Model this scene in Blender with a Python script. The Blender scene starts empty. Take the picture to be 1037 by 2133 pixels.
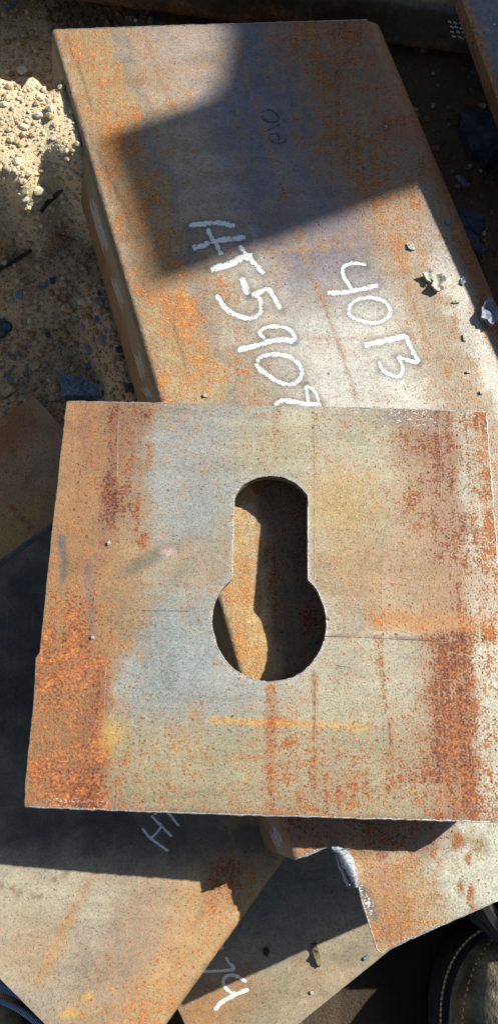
import bpy, bmesh, math, random
import numpy as np
from mathutils import Vector, Matrix, noise as mnoise
from mathutils.bvhtree import BVHTree
from mathutils.geometry import delaunay_2d_cdt

random.seed(7); rng = np.random.default_rng(7)
S = bpy.context.scene
COL = S.collection

# ------------------------------------------------------------------ camera, light, exposure
F = 1603.0; CX, CY = 518.5, 1066.5            # focal length and centre in photograph pixels
CZ = 0.645
cam_d = bpy.data.cameras.new('camera'); cam = bpy.data.objects.new('camera', cam_d); COL.objects.link(cam)
cam_d.sensor_fit = 'VERTICAL'; cam_d.sensor_height = 24.0; cam_d.lens = 24.0 * F / 2133.0
cam_d.clip_start = 0.02; cam_d.clip_end = 200.0
cam.location = (0, 0, CZ)
cam.rotation_euler = (math.radians(14.5), math.radians(-0.8), 0.0)
S.camera = cam
CM = np.array(cam.rotation_euler.to_matrix())

SUN = np.array([1.25, 0.60, 1.0]); SUN /= np.linalg.norm(SUN)      # towards the sun
sun_el = math.asin(SUN[2]); sun_az = math.atan2(SUN[0], SUN[1])
W = bpy.data.worlds.new('World'); S.world = W; W.use_nodes = True
wn = W.node_tree; bg = wn.nodes['Background']
sky = wn.nodes.new('ShaderNodeTexSky'); sky.sky_type = 'NISHITA'; sky.sun_disc = False
sky.sun_elevation = sun_el; sky.sun_rotation = sun_az; sky.air_density = 1.0; sky.dust_density = 1.0
wn.links.new(sky.outputs[0], bg.inputs[0]); bg.inputs[1].default_value = 0.057
sl = bpy.data.lights.new('sun', 'SUN'); sl.energy = 5.0; sl.angle = math.radians(0.55); sl.color = (1.0, 0.965, 0.91)
so = bpy.data.objects.new('sun', sl); COL.objects.link(so)
so.rotation_euler = Vector(SUN).to_track_quat('Z', 'Y').to_euler(); so.location = (3, 2, 3)
S.view_settings.view_transform = 'Standard'; S.view_settings.look = 'None'
S.view_settings.exposure = 0.76; S.view_settings.gamma = 1.0; S.view_settings.use_curve_mapping = False
S.cycles.max_bounces = 5; S.cycles.diffuse_bounces = 2

# ------------------------------------------------------------------ geometry helpers
def ray(px, py):
    d = np.array([(px - CX) / F, -(py - CY) / F, -1.0]); return CM @ d
def on_z(px, py, z):                          # point of the horizontal plane z under a sight line
    d = ray(px, py); t = (z - CZ) / d[2]; return np.array([0, 0, CZ]) + d * t
def on_plane(px, py, p0, n):
    d = ray(px, py); o = np.array([0, 0, CZ]); t = np.dot(p0 - o, n) / np.dot(d, n); return o + d * t
def project(P):
    Q = (np.asarray(P) - np.array([0, 0, CZ])) @ CM
    z = -Q[..., 2]; z = np.where(np.abs(z) < 1e-6, 1e-6, z)
    return np.stack([CX + F * Q[..., 0] / z, CY - F * Q[..., 1] / z], -1)
def srgb(r, g, b):
    c = np.array([r, g, b], float) / 255.0
    return np.where(c <= 0.04045, c / 12.92, ((c + 0.055) / 1.055) ** 2.4)
def unit(v): return v / np.linalg.norm(v)
def inside(P, poly):
    x, y = P[:, 0], P[:, 1]; r = np.zeros(len(P), bool); n = len(poly)
    for i in range(n):
        x0, y0 = poly[i]; x1, y1 = poly[(i + 1) % n]
        if y0 == y1: continue
        c = ((y0 > y) != (y1 > y)) & (x < (x1 - x0) * (y - y0) / (y1 - y0) + x0)
        r ^= c
    return r
def resample(poly, step, closed=True):
    poly = [np.asarray(p, float) for p in poly]; out = []
    n = len(poly)
    for i in range(n if closed else n - 1):
        a, b = poly[i], poly[(i + 1) % n]; L = np.linalg.norm(b - a); k = max(1, int(round(L / step)))
        for j in range(k): out.append(a + (b - a) * j / k)
    if not closed: out.append(poly[-1])
    return np.array(out)
def smooth_line(pts, step):
    pts = [np.asarray(p, float) for p in pts]
    if len(pts) < 3: return resample(pts, step, False)
    out = []
    P = [2 * pts[0] - pts[1]] + pts + [2 * pts[-1] - pts[-2]]
    for i in range(1, len(P) - 2):
        a, b, c, d = P[i - 1:i + 3]; k = max(1, int(np.linalg.norm(c - b) / step))
        for j in range(k):
            t = j / k
            out.append(0.5 * ((2 * b) + (c - a) * t + (2 * a - 5 * b + 4 * c - d) * t * t + (3 * b - a - 3 * c + d) * t ** 3))
    out.append(pts[-1]); return np.array(out)
def dist_line(px, line):                      # distance of many points to a polyline
    best = np.full(len(px), 1e9)
    for i in range(len(line) - 1):
        a, b = line[i], line[i + 1]; ab = b - a; L = ab @ ab + 1e-12
        t = np.clip(((px - a) @ ab) / L, 0, 1); d = np.linalg.norm(px - (a + t[:, None] * ab), axis=1)
        best = np.minimum(best, d)
    return best
def sstep(a, b, x):
    t = np.clip((x - a) / (b - a), 0, 1); return t * t * (3 - 2 * t)
def vnoise(P, scale, octaves=3, seed=0.0):
    o = Vector((seed, seed * 1.7, -seed))
    return np.array([mnoise.fractal(Vector(p) * scale + o, 1.0, 2.0, octaves) for p in P])

def empty(name, loc, label, cat, group=None):
    o = bpy.data.objects.new(name, None); o.empty_display_size = 0.02; COL.objects.link(o); o.location = loc
    o['label'] = label; o['category'] = cat
    if group: o['group'] = group
    return o
def mk(name, verts, faces, mat, parent=None, origin=None, smooth=True, angle=35, attrs=None):
    org = np.array(parent.location if parent is not None and origin is None else (origin if origin is not None else (0, 0, 0)), float)
    if parent is not None and parent.parent is not None and origin is None: org = np.array(parent.parent.location) + np.array(parent.location)
    me = bpy.data.meshes.new(name)
    V = np.asarray(verts, float) - org
    me.from_pydata(V.tolist(), [], [list(map(int, f)) for f in faces]); me.update()
    if attrs:
        for k, (typ, arr) in attrs.items():
            a = me.attributes.new(k, typ, 'POINT')
            if typ == 'FLOAT': a.data.foreach_set('value', np.asarray(arr, np.float32).ravel())
            else:
                c = np.ones((len(V), 4), np.float32); c[:, :3] = arr; a.data.foreach_set('color', c.ravel())
    if smooth:
        me.shade_smooth()
        if angle: me.set_sharp_from_angle(angle=math.radians(angle))
    if mat: me.materials.append(mat)
    o = bpy.data.objects.new(name, me); COL.objects.link(o)
    if parent is not None: o.parent = parent
    else: o.location = org
    return o
def tag(o, label=None, cat=None, group=None, kind=None):
    if label: o['label'] = label
    if cat: o['category'] = cat
    if group: o['group'] = group
    if kind: o['kind'] = kind
    return o

def sheet_mesh(outline, holes, step, mapfn, thick, jitter=0.25):
    """Triangulated plate with holes, bent by mapfn(a,b) -> (pos, normal); returns verts, faces, count of top verts"""
    out = resample(outline, step); hs = [resample(h, step * 0.8) for h in holes]
    lo, hi = out.min(0), out.max(0)
    gx = np.arange(lo[0], hi[0], step); gy = np.arange(lo[1], hi[1], step)
    G = np.stack(np.meshgrid(gx, gy), -1).reshape(-1, 2) + rng.uniform(-1, 1, (len(gx) * len(gy), 2)) * step * jitter
    m = inside(G, out)
    for h in hs: m &= ~inside(G, h)
    G = G[m]
    B = np.concatenate([out] + hs)
    d = np.ones(len(G), bool)
    from mathutils.kdtree import KDTree
    kd = KDTree(len(B))
    for i, b in enumerate(B): kd.insert((b[0], b[1], 0), i)
    kd.balance()
    for i, g in enumerate(G):
        if kd.find((g[0], g[1], 0))[2] < step * 0.55: d[i] = False
    G = G[d]
    pts = [Vector(p) for p in out]; edges = [(i, (i + 1) % len(out)) for i in range(len(out))]
    for h in hs:
        b = len(pts); pts += [Vector(p) for p in h]; edges += [(b + i, b + (i + 1) % len(h)) for i in range(len(h))]
    pts += [Vector(p) for p in G]
    v, e, f, *_ = delaunay_2d_cdt(pts, edges, [], 0, 1e-7)
    V = np.array([(p.x, p.y) for p in v]); Fc = np.array([list(t) for t in f if len(t) == 3])
    C = V[Fc].mean(1); m = inside(C, out)
    for h in hs: m &= ~inside(C, h)
    Fc = Fc[m]
    a, b, c = V[Fc[:, 0]], V[Fc[:, 1]], V[Fc[:, 2]]
    area = (b[:, 0] - a[:, 0]) * (c[:, 1] - a[:, 1]) - (b[:, 1] - a[:, 1]) * (c[:, 0] - a[:, 0])
    Fc[area < 0] = Fc[area < 0][:, ::-1]
    P, N = mapfn(V)
    # orient so that faces look along N
    k = Fc[len(Fc) // 2]; nn = np.cross(P[k[1]] - P[k[0]], P[k[2]] - P[k[0]])
    if nn @ N[k[0]] < 0: Fc = Fc[:, ::-1]
    n = len(V)
    cnt = {}
    for t in Fc:
        for i in range(3):
            cnt[(t[i], t[(i + 1) % 3])] = 1
    sides = [(j, i, i + n, j + n) for (i, j) in cnt if (j, i) not in cnt]
    verts = np.concatenate([P, P - N * thick])
    faces = [tuple(t) for t in Fc] + [(t[2] + n, t[1] + n, t[0] + n) for t in Fc] + [(s[1], s[0], s[3], s[2])[::1] for s in sides]
    return verts, faces, n, V
def tube_mesh(line, rad, seg=6, closed=False, rj=0.0):
    line = np.asarray(line); n = len(line); V = []; Fs = []
    for i in range(n):
        t = unit(line[(i + 1) % n if closed else min(i + 1, n - 1)] - line[(i - 1) % n if closed else max(i - 1, 0)] + 1e-12)
        u = unit(np.cross(t, [0.13, 0.2, 1.0])); w = np.cross(t, u)
        r = (rad[i] if hasattr(rad, '__len__') else rad) * (1 + rj * random.uniform(-1, 1))
        for k in range(seg):
            a = 2 * math.pi * k / seg; V.append(line[i] + (u * math.cos(a) + w * math.sin(a)) * r)
    for i in range(n if closed else n - 1):
        for k in range(seg):
            j = (i + 1) % n
            Fs.append((i * seg + k, i * seg + (k + 1) % seg, j * seg + (k + 1) % seg, j * seg + k))
    if not closed: Fs += [tuple(range(seg))[::-1], tuple((n - 1) * seg + k for k in range(seg))]
    return V, Fs
def box_mesh(c, sx, sy, sz, ax=(1, 0, 0), ay=(0, 1, 0), az=(0, 0, 1)):
    c = np.array(c); ax, ay, az = map(np.array, (ax, ay, az)); V = []
    for k in (-1, 1):
        for j in (-1, 1):
            for i in (-1, 1): V.append(c + ax * i * sx / 2 + ay * j * sy / 2 + az * k * sz / 2)
    return V, [(0, 2, 3, 1), (4, 5, 7, 6), (0, 1, 5, 4), (2, 6, 7, 3), (0, 4, 6, 2), (1, 3, 7, 5)]
def bvh_of(objs):
    V = []; Fs = []
    for o in objs:
        b = len(V); off = o.location if o.parent is None else o.parent.location
        V += [v.co + off for v in o.data.vertices]; Fs += [[b + i for i in p.vertices] for p in o.data.polygons]
    return BVHTree.FromPolygons(V, Fs)
def shoot(bvh, px, py):
    h = bvh.ray_cast(Vector((0, 0, CZ)), Vector(ray(px, py)).normalized())
    if h[0] is None: return None
    n = np.array(h[1])
    if n @ ray(px, py) > 0: n = -n
    return np.array(h[0]), n

# ------------------------------------------------------------------ material helpers
class NT:
    def __init__(s, name):
        s.m = bpy.data.materials.new(name); s.m.use_nodes = True; s.t = s.m.node_tree; s.b = s.t.nodes['Principled BSDF']
        s.co = s.n('ShaderNodeTexCoord').outputs['Object']
    def n(s, typ, **kw):
        x = s.t.nodes.new(typ)
        for k, v in kw.items(): setattr(x, k, v)
        return x
    def put(s, sock, v):
        if hasattr(v, 'links') or hasattr(v, 'is_output'): s.t.links.new(v, sock)
        else: sock.default_value = v
    def noise(s, scale, detail=5, rough=0.6, vec=None, dist=0.0):
        x = s.n('ShaderNodeTexNoise'); s.put(x.inputs['Vector'], vec or s.co); x.inputs['Scale'].default_value = scale
        x.inputs['Detail'].default_value = detail; x.inputs['Roughness'].default_value = rough; x.inputs['Distortion'].default_value = dist
        return x.outputs['Fac']
    def noisec(s, scale, detail=2):
        x = s.n('ShaderNodeTexNoise'); s.put(x.inputs['Vector'], s.co); x.inputs['Scale'].default_value = scale; x.inputs['Detail'].default_value = detail
        return x.outputs['Color']
    def voro(s, scale, vec=None, feature='F1', out='Distance', rnd=1.0):
        x = s.n('ShaderNodeTexVoronoi', feature=feature); s.put(x.inputs['Vector'], vec or s.co); x.inputs['Scale'].default_value = scale
        x.inputs['Randomness'].default_value = rnd
        return x.outputs[out]
    def mapping(s, scale=(1, 1, 1), rot=(0, 0, 0), vec=None):
        x = s.n('ShaderNodeMapping'); s.put(x.inputs['Vector'], vec or s.co); x.inputs['Scale'].default_value = scale; x.inputs['Rotation'].default_value = rot
        return x.outputs[0]
    def math(s, op, a, b=0.0, c=0.0, clamp=False):
        x = s.n('ShaderNodeMath', operation=op); x.use_clamp = clamp
        s.put(x.inputs[0], a); s.put(x.inputs[1], b); s.put(x.inputs[2], c); return x.outputs[0]
    def rng(s, v, a, b, c=0.0, d=1.0, smooth=False):
        x = s.n('ShaderNodeMapRange'); x.interpolation_type = 'SMOOTHSTEP' if smooth else 'LINEAR'
        for i, q in enumerate((v, a, b, c, d)): s.put(x.inputs[i], q)
        return x.outputs[0]
    def mix(s, f, a, b, mode='MIX'):
        x = s.n('ShaderNodeMix', data_type='RGBA', blend_type=mode); s.put(x.inputs[0], f)
        for i, q in ((6, a), (7, b)):
            s.put(x.inputs[i], tuple(q) + (1.0,) if isinstance(q, (tuple, list, np.ndarray)) and len(q) == 3 else q)
        return x.outputs[2]
    def ramp(s, f, stops):
        x = s.n('ShaderNodeValToRGB'); s.put(x.inputs[0], f); e = x.color_ramp.elements
        while len(e) < len(stops): e.new(0.5)
        for i, (p, c) in enumerate(stops): e[i].position = p; e[i].color = tuple(c) + (1.0,)
        return x.outputs[0]
    def attr(s, name, out='Fac'):
        x = s.n('ShaderNodeAttribute', attribute_name=name); return x.outputs[out]
    def bump(s, h, strength, dist, prev=None):
        x = s.n('ShaderNodeBump'); s.put(x.inputs['Height'], h); x.inputs['Strength'].default_value = strength; x.inputs['Distance'].default_value = dist
        if prev is not None: s.put(x.inputs['Normal'], prev)
        return x.outputs[0]
    def fin(s, color, rough=0.7, spec=0.4, normal=None, metal=0.0):
        s.put(s.b.inputs['Base Color'], tuple(color) + (1.0,) if isinstance(color, (tuple, list, np.ndarray)) else color)
        s.put(s.b.inputs['Roughness'], rough); s.put(s.b.inputs['Specular IOR Level'], spec); s.put(s.b.inputs['Metallic'], metal)
        if normal is not None: s.put(s.b.inputs['Normal'], normal)
        return s.m

MAROON, RUST, ORANGE, YEL = srgb(80, 44, 36), srgb(128, 74, 44), srgb(182, 114, 58), srgb(206, 162, 92)

def steel(name, spot_scale=1.0, streak_rot=0.0, grain=0.35, rough=(0.5, 0.85), spec=0.5, bump=1.0, metal=0.08, tint=.6):
    """Mill-scale steel. Vertex data: Base (scale colour), Cov (how much rust), Hue (maroon 0 .. yellow 1), Row (rust strung in rows), Scr (bare scratches)."""
    t = NT(name)
    base = t.attr('Base', 'Color'); cov = t.attr('Cov'); hue = t.attr('Hue'); row = t.attr('Row'); scr = t.attr('Scr')
    lowf = t.noise(24, 6, 0.68)
    cov = t.math('ADD', cov, t.math('MULTIPLY', t.math('SUBTRACT', lowf, 0.5), t.rng(cov, 0.0, 0.5, 0.25, 1.5)))
    vst = t.noise(1.0, 4, 0.6, vec=t.mapping((260, 9, 1), (0, 0, streak_rot + .02)))
    cov = t.math('ADD', cov, t.math('MULTIPLY', t.math('SUBTRACT', vst, 0.5), t.rng(cov, 0.0, 0.5, 0.1, 0.8)))
    warp = t.n('ShaderNodeVectorMath', operation='MULTIPLY_ADD')
    t.put(warp.inputs[0], t.noisec(420)); warp.inputs[1].default_value = (.0022,) * 3; t.put(warp.inputs[2], t.co); wv = warp.outputs[0]
    f1 = t.noise(480 * spot_scale, 6, 0.66)
    f2 = t.noise(95 * spot_scale, 5, 0.62)
    vs = t.voro(400 * spot_scale, wv)                      # round spots, some cells only
    vr = t.voro(400 * spot_scale, wv, out='Color')
    size = t.math('MULTIPLY', t.n('ShaderNodeSeparateColor').outputs[0], 1.0)
    sep = t.n('ShaderNodeSeparateColor'); t.put(sep.inputs[0], vr); cellr = sep.outputs[0]
    t.t.nodes.remove(size.node)
    spot = t.rng(vs, 0.42, 0.18)
    spotgate = t.rng(cellr, t.math('SUBTRACT', 1.02, t.math('MULTIPLY', cov, 1.1)), t.math('SUBTRACT', 1.1, t.math('MULTIPLY', cov, 1.1)))
    spots = t.math('MULTIPLY', spot, spotgate)
    # bigger, rarer pits
    vb = t.voro(150 * spot_scale, wv); vbr = t.voro(150 * spot_scale, wv, out='Color')
    sep2 = t.n('ShaderNodeSeparateColor'); t.put(sep2.inputs[0], vbr)
    big = t.math('MULTIPLY', t.rng(vb, 0.26, 0.13), t.rng(sep2.outputs[1], t.math('SUBTRACT', 1.0, t.math('MULTIPLY', cov, 0.75)), t.math('SUBTRACT', 1.03, t.math('MULTIPLY', cov, 0.75))))
    spots = t.math('MAXIMUM', spots, big)
    blend = t.math('ADD', t.math('MULTIPLY', f1, 0.62), t.math('MULTIPLY', f2, 0.38))
    thr = t.math('SUBTRACT', 0.70, t.math('MULTIPLY', cov, 0.36))
    field = t.rng(blend, t.math('SUBTRACT', thr, 0.03), t.math('ADD', thr, 0.03))
    # rows
    rc = t.mapping((170, 760, 1), (0, 0, streak_rot)); rn = t.noise(1.0, 3, 0.55, vec=rc)
    rowm = t.math('MULTIPLY', row, t.rng(rn, 0.54, 0.68))
    rowm = t.math('MULTIPLY', rowm, t.rng(t.math('ADD', f1, t.math('MULTIPLY', t.math('SUBTRACT', lowf, .5), 1.2)), 0.46, 0.56))
    rust = t.math('MAXIMUM', t.math('MAXIMUM', field, t.math('MULTIPLY', spots, t.rng(f1, 0.3, 0.45))), rowm, clamp=True)
    # colours
    g1 = t.noise(900, 3, 0.7); g2 = t.noise(14, 4, 0.6)
    hn = t.math('ADD', t.math('MULTIPLY', hue, 0.75), t.math('MULTIPLY', t.math('SUBTRACT', t.noise(420 * spot_scale, 4, 0.7), 0.5), 1.9))
    hn = t.math('ADD', hn, t.math('MULTIPLY', t.math('SUBTRACT', f2, 0.5), 0.9))
    rcol = t.ramp(hn, [(0.0, MAROON * .75), (0.28, RUST), (0.62, ORANGE), (1.0, YEL)])
    rv = t.rng(t.noise(800, 4, .75), .3, .7, .55, 1.35); rvc = t.n('ShaderNodeCombineColor'); [t.put(rvc.inputs[i], rv) for i in range(3)]
    rcol = t.mix(1.0, rcol, rvc.outputs[0], 'MULTIPLY')
    bs = t.mix(t.rng(g2, 0.3, 0.7, 0.0, 0.30), base, srgb(120, 104, 84), 'MIX')
    bs = t.mix(t.math('MULTIPLY', t.rng(t.noise(48, 7, 0.72), 0.45, 0.66, 0.0, tint), t.rng(cov, 0, .4, .25, 1)), bs, srgb(148, 126, 94), 'MIX')
    bs = t.mix(t.rng(t.noise(26, 5, 0.6), 0.55, 0.75, 0.0, 0.35), bs, srgb(104, 98, 94), 'MIX')
    pep = t.rng(t.noise(620, 3, .6), .59, .66, 0, .75); bs = t.mix(pep, bs, srgb(118, 78, 50)); pep2 = t.rng(t.noise(760, 2, .5, vec=t.mapping((1, 1, 1), (0, 0, 1.1))), .64, .7, 0, .5); bs = t.mix(pep2, bs, srgb(70, 62, 58))
    sm = t.noise(1.0, 6, 0.65, vec=t.mapping((14, 70, 20), (0, 0, streak_rot + .5)))
    big_ = t.math('ADD', t.rng(t.noise(11, 7, 0.7), .32, .68, -.20, .20), t.rng(sm, .3, .7, -.13, .13)); fine_ = t.rng(t.noise(190, 5, .7), .3, .7, -.12, .12)
    gr = t.math('ADD', t.rng(g1, 0.25, 0.75, 1 - grain, 1 + grain), t.math('ADD', big_, fine_))
    comb = t.n('ShaderNodeCombineColor'); [t.put(comb.inputs[i], gr) for i in range(3)]
    bs = t.mix(1.0, bs, comb.outputs[0], 'MULTIPLY')
    # soft rust halo
    halo = t.rng(blend, t.math('SUBTRACT', thr, 0.13), thr)
    bs = t.mix(t.math('MULTIPLY', t.math('MULTIPLY', halo, 0.5), t.rng(cov, 0.02, .3)), bs, srgb(158, 124, 82), 'MIX')
    lw = t.rng(t.noise(1.0, 4, 0.6, vec=t.mapping((700, 22, 1), (0, 0, streak_rot + 0.02))), 0.62, 0.74, 0, 0.18)
    bs = t.mix(lw, bs, srgb(205, 198, 182))
    col = t.mix(rust, bs, rcol)
    sc = t.rng(t.noise(700, 4, 0.7), t.math('SUBTRACT', 0.85, t.math('MULTIPLY', scr, 0.5)), t.math('SUBTRACT', 0.9, t.math('MULTIPLY', scr, 0.5)))
    col = t.mix(sc, col, srgb(215, 212, 205))
    r = t.math('ADD', t.rng(rust, 0, 1, rough[0], rough[1]), t.math('MULTIPLY', t.math('SUBTRACT', g1, 0.5), 0.35))
    h = t.math('ADD', t.math('MULTIPLY', rust, t.math('ADD', 0.5, t.math('MULTIPLY', f1, 1.2))), t.math('MULTIPLY', g1, 0.55))
    nrm = t.bump(h, 0.5 * bump, 0.0006); nrm = t.bump(t.noise(30, 3), 0.25, 0.0015, nrm)
    mt = t.math('MULTIPLY', t.math('SUBTRACT', 1.0, rust), metal)
    return t.fin(col, r, spec, nrm, mt)

M_PLATE = steel('keyhole_plate_steel', 1.45, 0.0, grain=.42, tint=.26, bump=.7)
M_BEAM = steel('beam_steel', 1.6, 0.28, grain=0.42, tint=.5)
M_LOW = steel('weathered_plate_steel', 1.4, 0.6, grain=0.3, tint=.45, bump=.8, spec=.25, metal=0.0)
M_TUBE = steel('dark_tube_steel', 0.8, 0.1)

def simple(name, c1, c2, scale=300, rough=0.8, spec=0.3, bump=0.5, dist=0.001, metal=0.0):
    t = NT(name); n = t.noise(scale, 6, 0.65)
    return t.fin(t.mix(t.rng(n, 0.3, 0.7), c1, c2), rough, spec, t.bump(n, bump, dist), metal)
M_BURR = simple('bare_cut_edge', srgb(105, 100, 95), srgb(205, 202, 195), 900, 0.4, 0.6, 0.6, 0.0005, 0.5)
M_CUT = simple('flame_cut_wall', srgb(70, 62, 46), srgb(118, 104, 76), 500, 0.6, 0.4)
M_SILV = simple('torn_bright_steel', srgb(54, 60, 66), srgb(205, 212, 216), 620, 0.45, 0.7, 1.0, 0.001, 0.45)
M_SLAG = simple('blue_black_slag', srgb(34, 38, 46), srgb(84, 92, 106), 160, 0.42, 0.6, 0.8, 0.003, 0.2); M_SLAG2 = simple('grainy_slag', srgb(40, 48, 62), srgb(168, 182, 204), 480, 0.6, 0.6, 0.9, 0.003, 0.1)
M_FLAKE = simple('blue_grey_scale_flake', srgb(76, 84, 98), srgb(136, 144, 158), 300, 0.5, 0.5, 0.6, 0.001)
M_PALE = simple('pale_paint_flake', srgb(130, 128, 108), srgb(208, 206, 188), 500, 0.7, 0.3, 0.8, 0.001)
M_WOOD = simple('charred_stick', srgb(34, 32, 28), srgb(80, 74, 62), 260, 0.85, 0.2, 0.8, 0.002)
M_RIM = simple('grey_rolled_edge', srgb(58, 60, 62), srgb(110, 108, 104), 300, .7, .3, .6, .001); M_BLOCKER = simple('dark_grey_blocker', (0.03, 0.03, 0.035), (0.06, 0.06, 0.06), 60)

def chalk(name, col, dens):
    t = NT(name); e = t.attr('Edge'); n = t.noise(520, 5, 0.8); n2 = t.noise(170, 4, .6)
    t.m.blend_method = 'HASHED' if hasattr(t.m, 'blend_method') else None
    v = t.math('ADD', t.math('MULTIPLY', n, 0.7), t.math('MULTIPLY', n2, 0.3))
    a = t.rng(v, t.math('ADD', dens, t.math('MULTIPLY', e, 0.48)), t.math('ADD', dens + .04, t.math('MULTIPLY', e, 0.48)))
    t.put(t.b.inputs['Alpha'], a)
    return t.fin(t.mix(n, tuple(col * .85), tuple(col)), 0.95, 0.1, t.bump(n, 0.8, 0.0008))
M_CHALK = chalk('white_paint_marker', srgb(244, 244, 240), 0.365)
M_CHALKTHIN = chalk('faint_chalk', srgb(120, 126, 132), 0.40)
M_CHALKGREY = chalk('soft_chalk', srgb(225, 225, 220), 0.24)
M_STAMP = chalk('blue_ink_digits', srgb(66, 80, 110), 0.38)

# ------------------------------------------------------------------ painting of wear, and some light and shade, on the sheets
class Paint:
    def __init__(s, px, base, cov=0.1, hue=0.5):
        n = len(px); s.p = px; s.base = np.tile(srgb(*base), (n, 1)); s.cov = np.full(n, cov); s.hue = np.full(n, hue)
        s.row = np.zeros(n); s.scr = np.zeros(n)
    def _wob(s, amp=14, sc=0.012, seed=1.0):
        if not hasattr(s, '_w'):
            P = np.c_[s.p * 0.02, np.zeros(len(s.p))]
            s._w = vnoise(P, 1.0, 4, 3.3)
        return s._w
    def blob(s, x, y, rx, ry, ang=0, soft=0.5, col=None, a=1.0, **kw):
        c, q = math.cos(math.radians(ang)), math.sin(math.radians(ang)); d = s.p - np.array([x, y])
        u = (d[:, 0] * c + d[:, 1] * q) / rx; v = (-d[:, 0] * q + d[:, 1] * c) / ry
        r = np.sqrt(u * u + v * v) + s._wob() * 0.45
        s.apply(a * (1 - sstep(1 - soft, 1 + soft, r)), col, **kw)
    def line(s, pts, w, soft=0.6, col=None, a=1.0, **kw):
        d = dist_line(s.p, smooth_line(pts, 30)) / w + s._wob() * 0.3
        s.apply(a * (1 - sstep(1 - soft, 1 + soft, d)), col, **kw)
    def apply(s, m, col=None, cov=None, hue=None, row=None, scr=None):
        if col is not None: s.base = s.base * (1 - m[:, None]) + srgb(*col) * m[:, None]
        for k, v in (('cov', cov), ('hue', hue), ('row', row), ('scr', scr)):
            if v is not None: setattr(s, k, getattr(s, k) * (1 - m) + v * m)
    def attrs(s, n_total, n_top, under=(70, 52, 40)):
        def ext(a, v):
            r = np.full((n_total,) + a.shape[1:], v, float); r[:n_top] = a
            return r
        b = np.tile(srgb(*under), (n_total, 1)); b[:n_top] = s.base * np.array([.86, .93, .95])
        return {'Base': ('FLOAT_COLOR', b), 'Cov': ('FLOAT', ext(s.cov, 0.35)), 'Hue': ('FLOAT', ext(s.hue, 0.3)),
                'Row': ('FLOAT', ext(s.row, 0)), 'Scr': ('FLOAT', ext(s.scr, 0))}

# ------------------------------------------------------------------ the long bent steel beam
ZB = 0.125
def zpt(p, z): return on_z(p[0], p[1], z)[:2]
A0 = zpt((113, 62), ZB); A1 = zpt((618, 1788), ZB)
bd = unit(A1 - A0); bc = np.array([-bd[1], bd[0]])
if bc[0] < 0: bc = -bc
def to_sw(px, py): q = zpt((px, py), ZB) - A0; return np.array([q @ bd, q @ bc])
RL, RR, FL = 0.0028, 0.02, math.radians(72)       # corner radii and bend angle
WR = to_sw(838, 395)[1] + 0.022
def bend(h, R, ang):                              # h beyond the fold line -> (out, down, tilt)
    arc = R * ang; a = np.clip(h / R, 0, ang); rest = np.maximum(h - arc, 0)
    return R * np.sin(a) + rest * math.cos(ang), R * (1 - np.cos(a)) + rest * math.sin(ang), a
def beam_map(V, o=A0, d=bd, c=bc, z0=ZB, w1=None, rl=RL, rr=RR, ang=FL):
    w1 = WR if w1 is None else w1
    s, w = V[:, 0], V[:, 1]
    ol, dl, al = bend(np.maximum(-w, 0), rl, ang); orr, dr, ar = bend(np.maximum(w - w1, 0), rr, ang)
    x = np.clip(w, 0, w1) - ol + orr; z = z0 - dl - dr
    P = np.concatenate([o + s[:, None] * d + x[:, None] * c, z[:, None]], 1)
    ax = np.sin(ar) - np.sin(al); N = np.concatenate([ax[:, None] * c, (np.cos(al) * np.cos(ar))[:, None]], 1)
    return P, N
def solve_s(w, py, mapf, lo=-0.2, hi=1.2):
    for _ in range(50):
        m = (lo + hi) / 2; y = project(mapf(np.array([[m, w]]))[0])[0, 1]
        if y < py: lo = m
        else: hi = m
    return m
wl = -(RL * FL + 0.050); wrr = WR + RR * FL + 0.035
beam_px = [(612, 1790), (640, 1781), (668, 1768), (688, 1765), (706, 1773), (722, 1795), (738, 1830), (746, 1848), (757, 1890), (785, 1979), (794, 1985), (818, 1974), (860, 1953), (1037, 1875)]
out = [to_sw(112, 62), to_sw(400, 52), to_sw(777, 41)]
far_r = out[-1]; out.append(np.array([far_r[0] - .002, WR + RR * FL])); out.append(np.array([far_r[0] + .004, wrr]))
near = to_sw(1037, 1875); near_s = near[0] + 0.0 * 0.1
pe = to_sw(860, 1953); slope = (near[0] - pe[0]) / (near[1] - pe[1])
out += [np.array([near[0] + slope * (wrr - near[1]), wrr]), np.array([near[0] + slope * (WR - near[1]), WR])]
out += [to_sw(*p) for p in beam_px[::-1]]
out += [np.array([solve_s(-RL * FL, 1790, beam_map), -RL * FL]), np.array([solve_s(wl, 1768, beam_map), wl]),
        np.array([solve_s(wl, 208, beam_map), wl]), np.array([solve_s(-RL * FL - .012, 110, beam_map), -RL * FL - .012]), np.array([solve_s(-RL * FL, 72, beam_map), -RL * FL])]
verts, faces, nt, VV = sheet_mesh(out, [], 0.0024, beam_map, 0.007)
px = project(verts[:nt]); w = VV[:, 1]; s_ = VV[:, 0]
p = Paint(px, (168, 156, 146), 0.12, 0.62)
wn_ = p._wob() * 0.010
def band(a0, a1, soft, x=None):
    x = (w + wn_) if x is None else x
    return sstep(a0 - soft, a0 + soft, x) * (1 - sstep(a1 - soft, a1 + soft, x))
L = np.linalg.norm(A1 - A0)
p.apply(band(-1, 0.085, 0.035), (172, 152, 126), cov=0.40, hue=0.68)       # left half rusty tan
p.apply(band(0.005, 0.05, 0.008), (174, 146, 104), cov=0.50, hue=0.78)
p.apply(band(0.046, 0.056, 0.003), (148, 132, 116), cov=0.25, hue=0.5)
p.apply(band(0.002, 0.045, 0.01) * sstep(.35, .6, s_ / L), (196, 176, 138), cov=0.42, hue=0.85)
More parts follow.
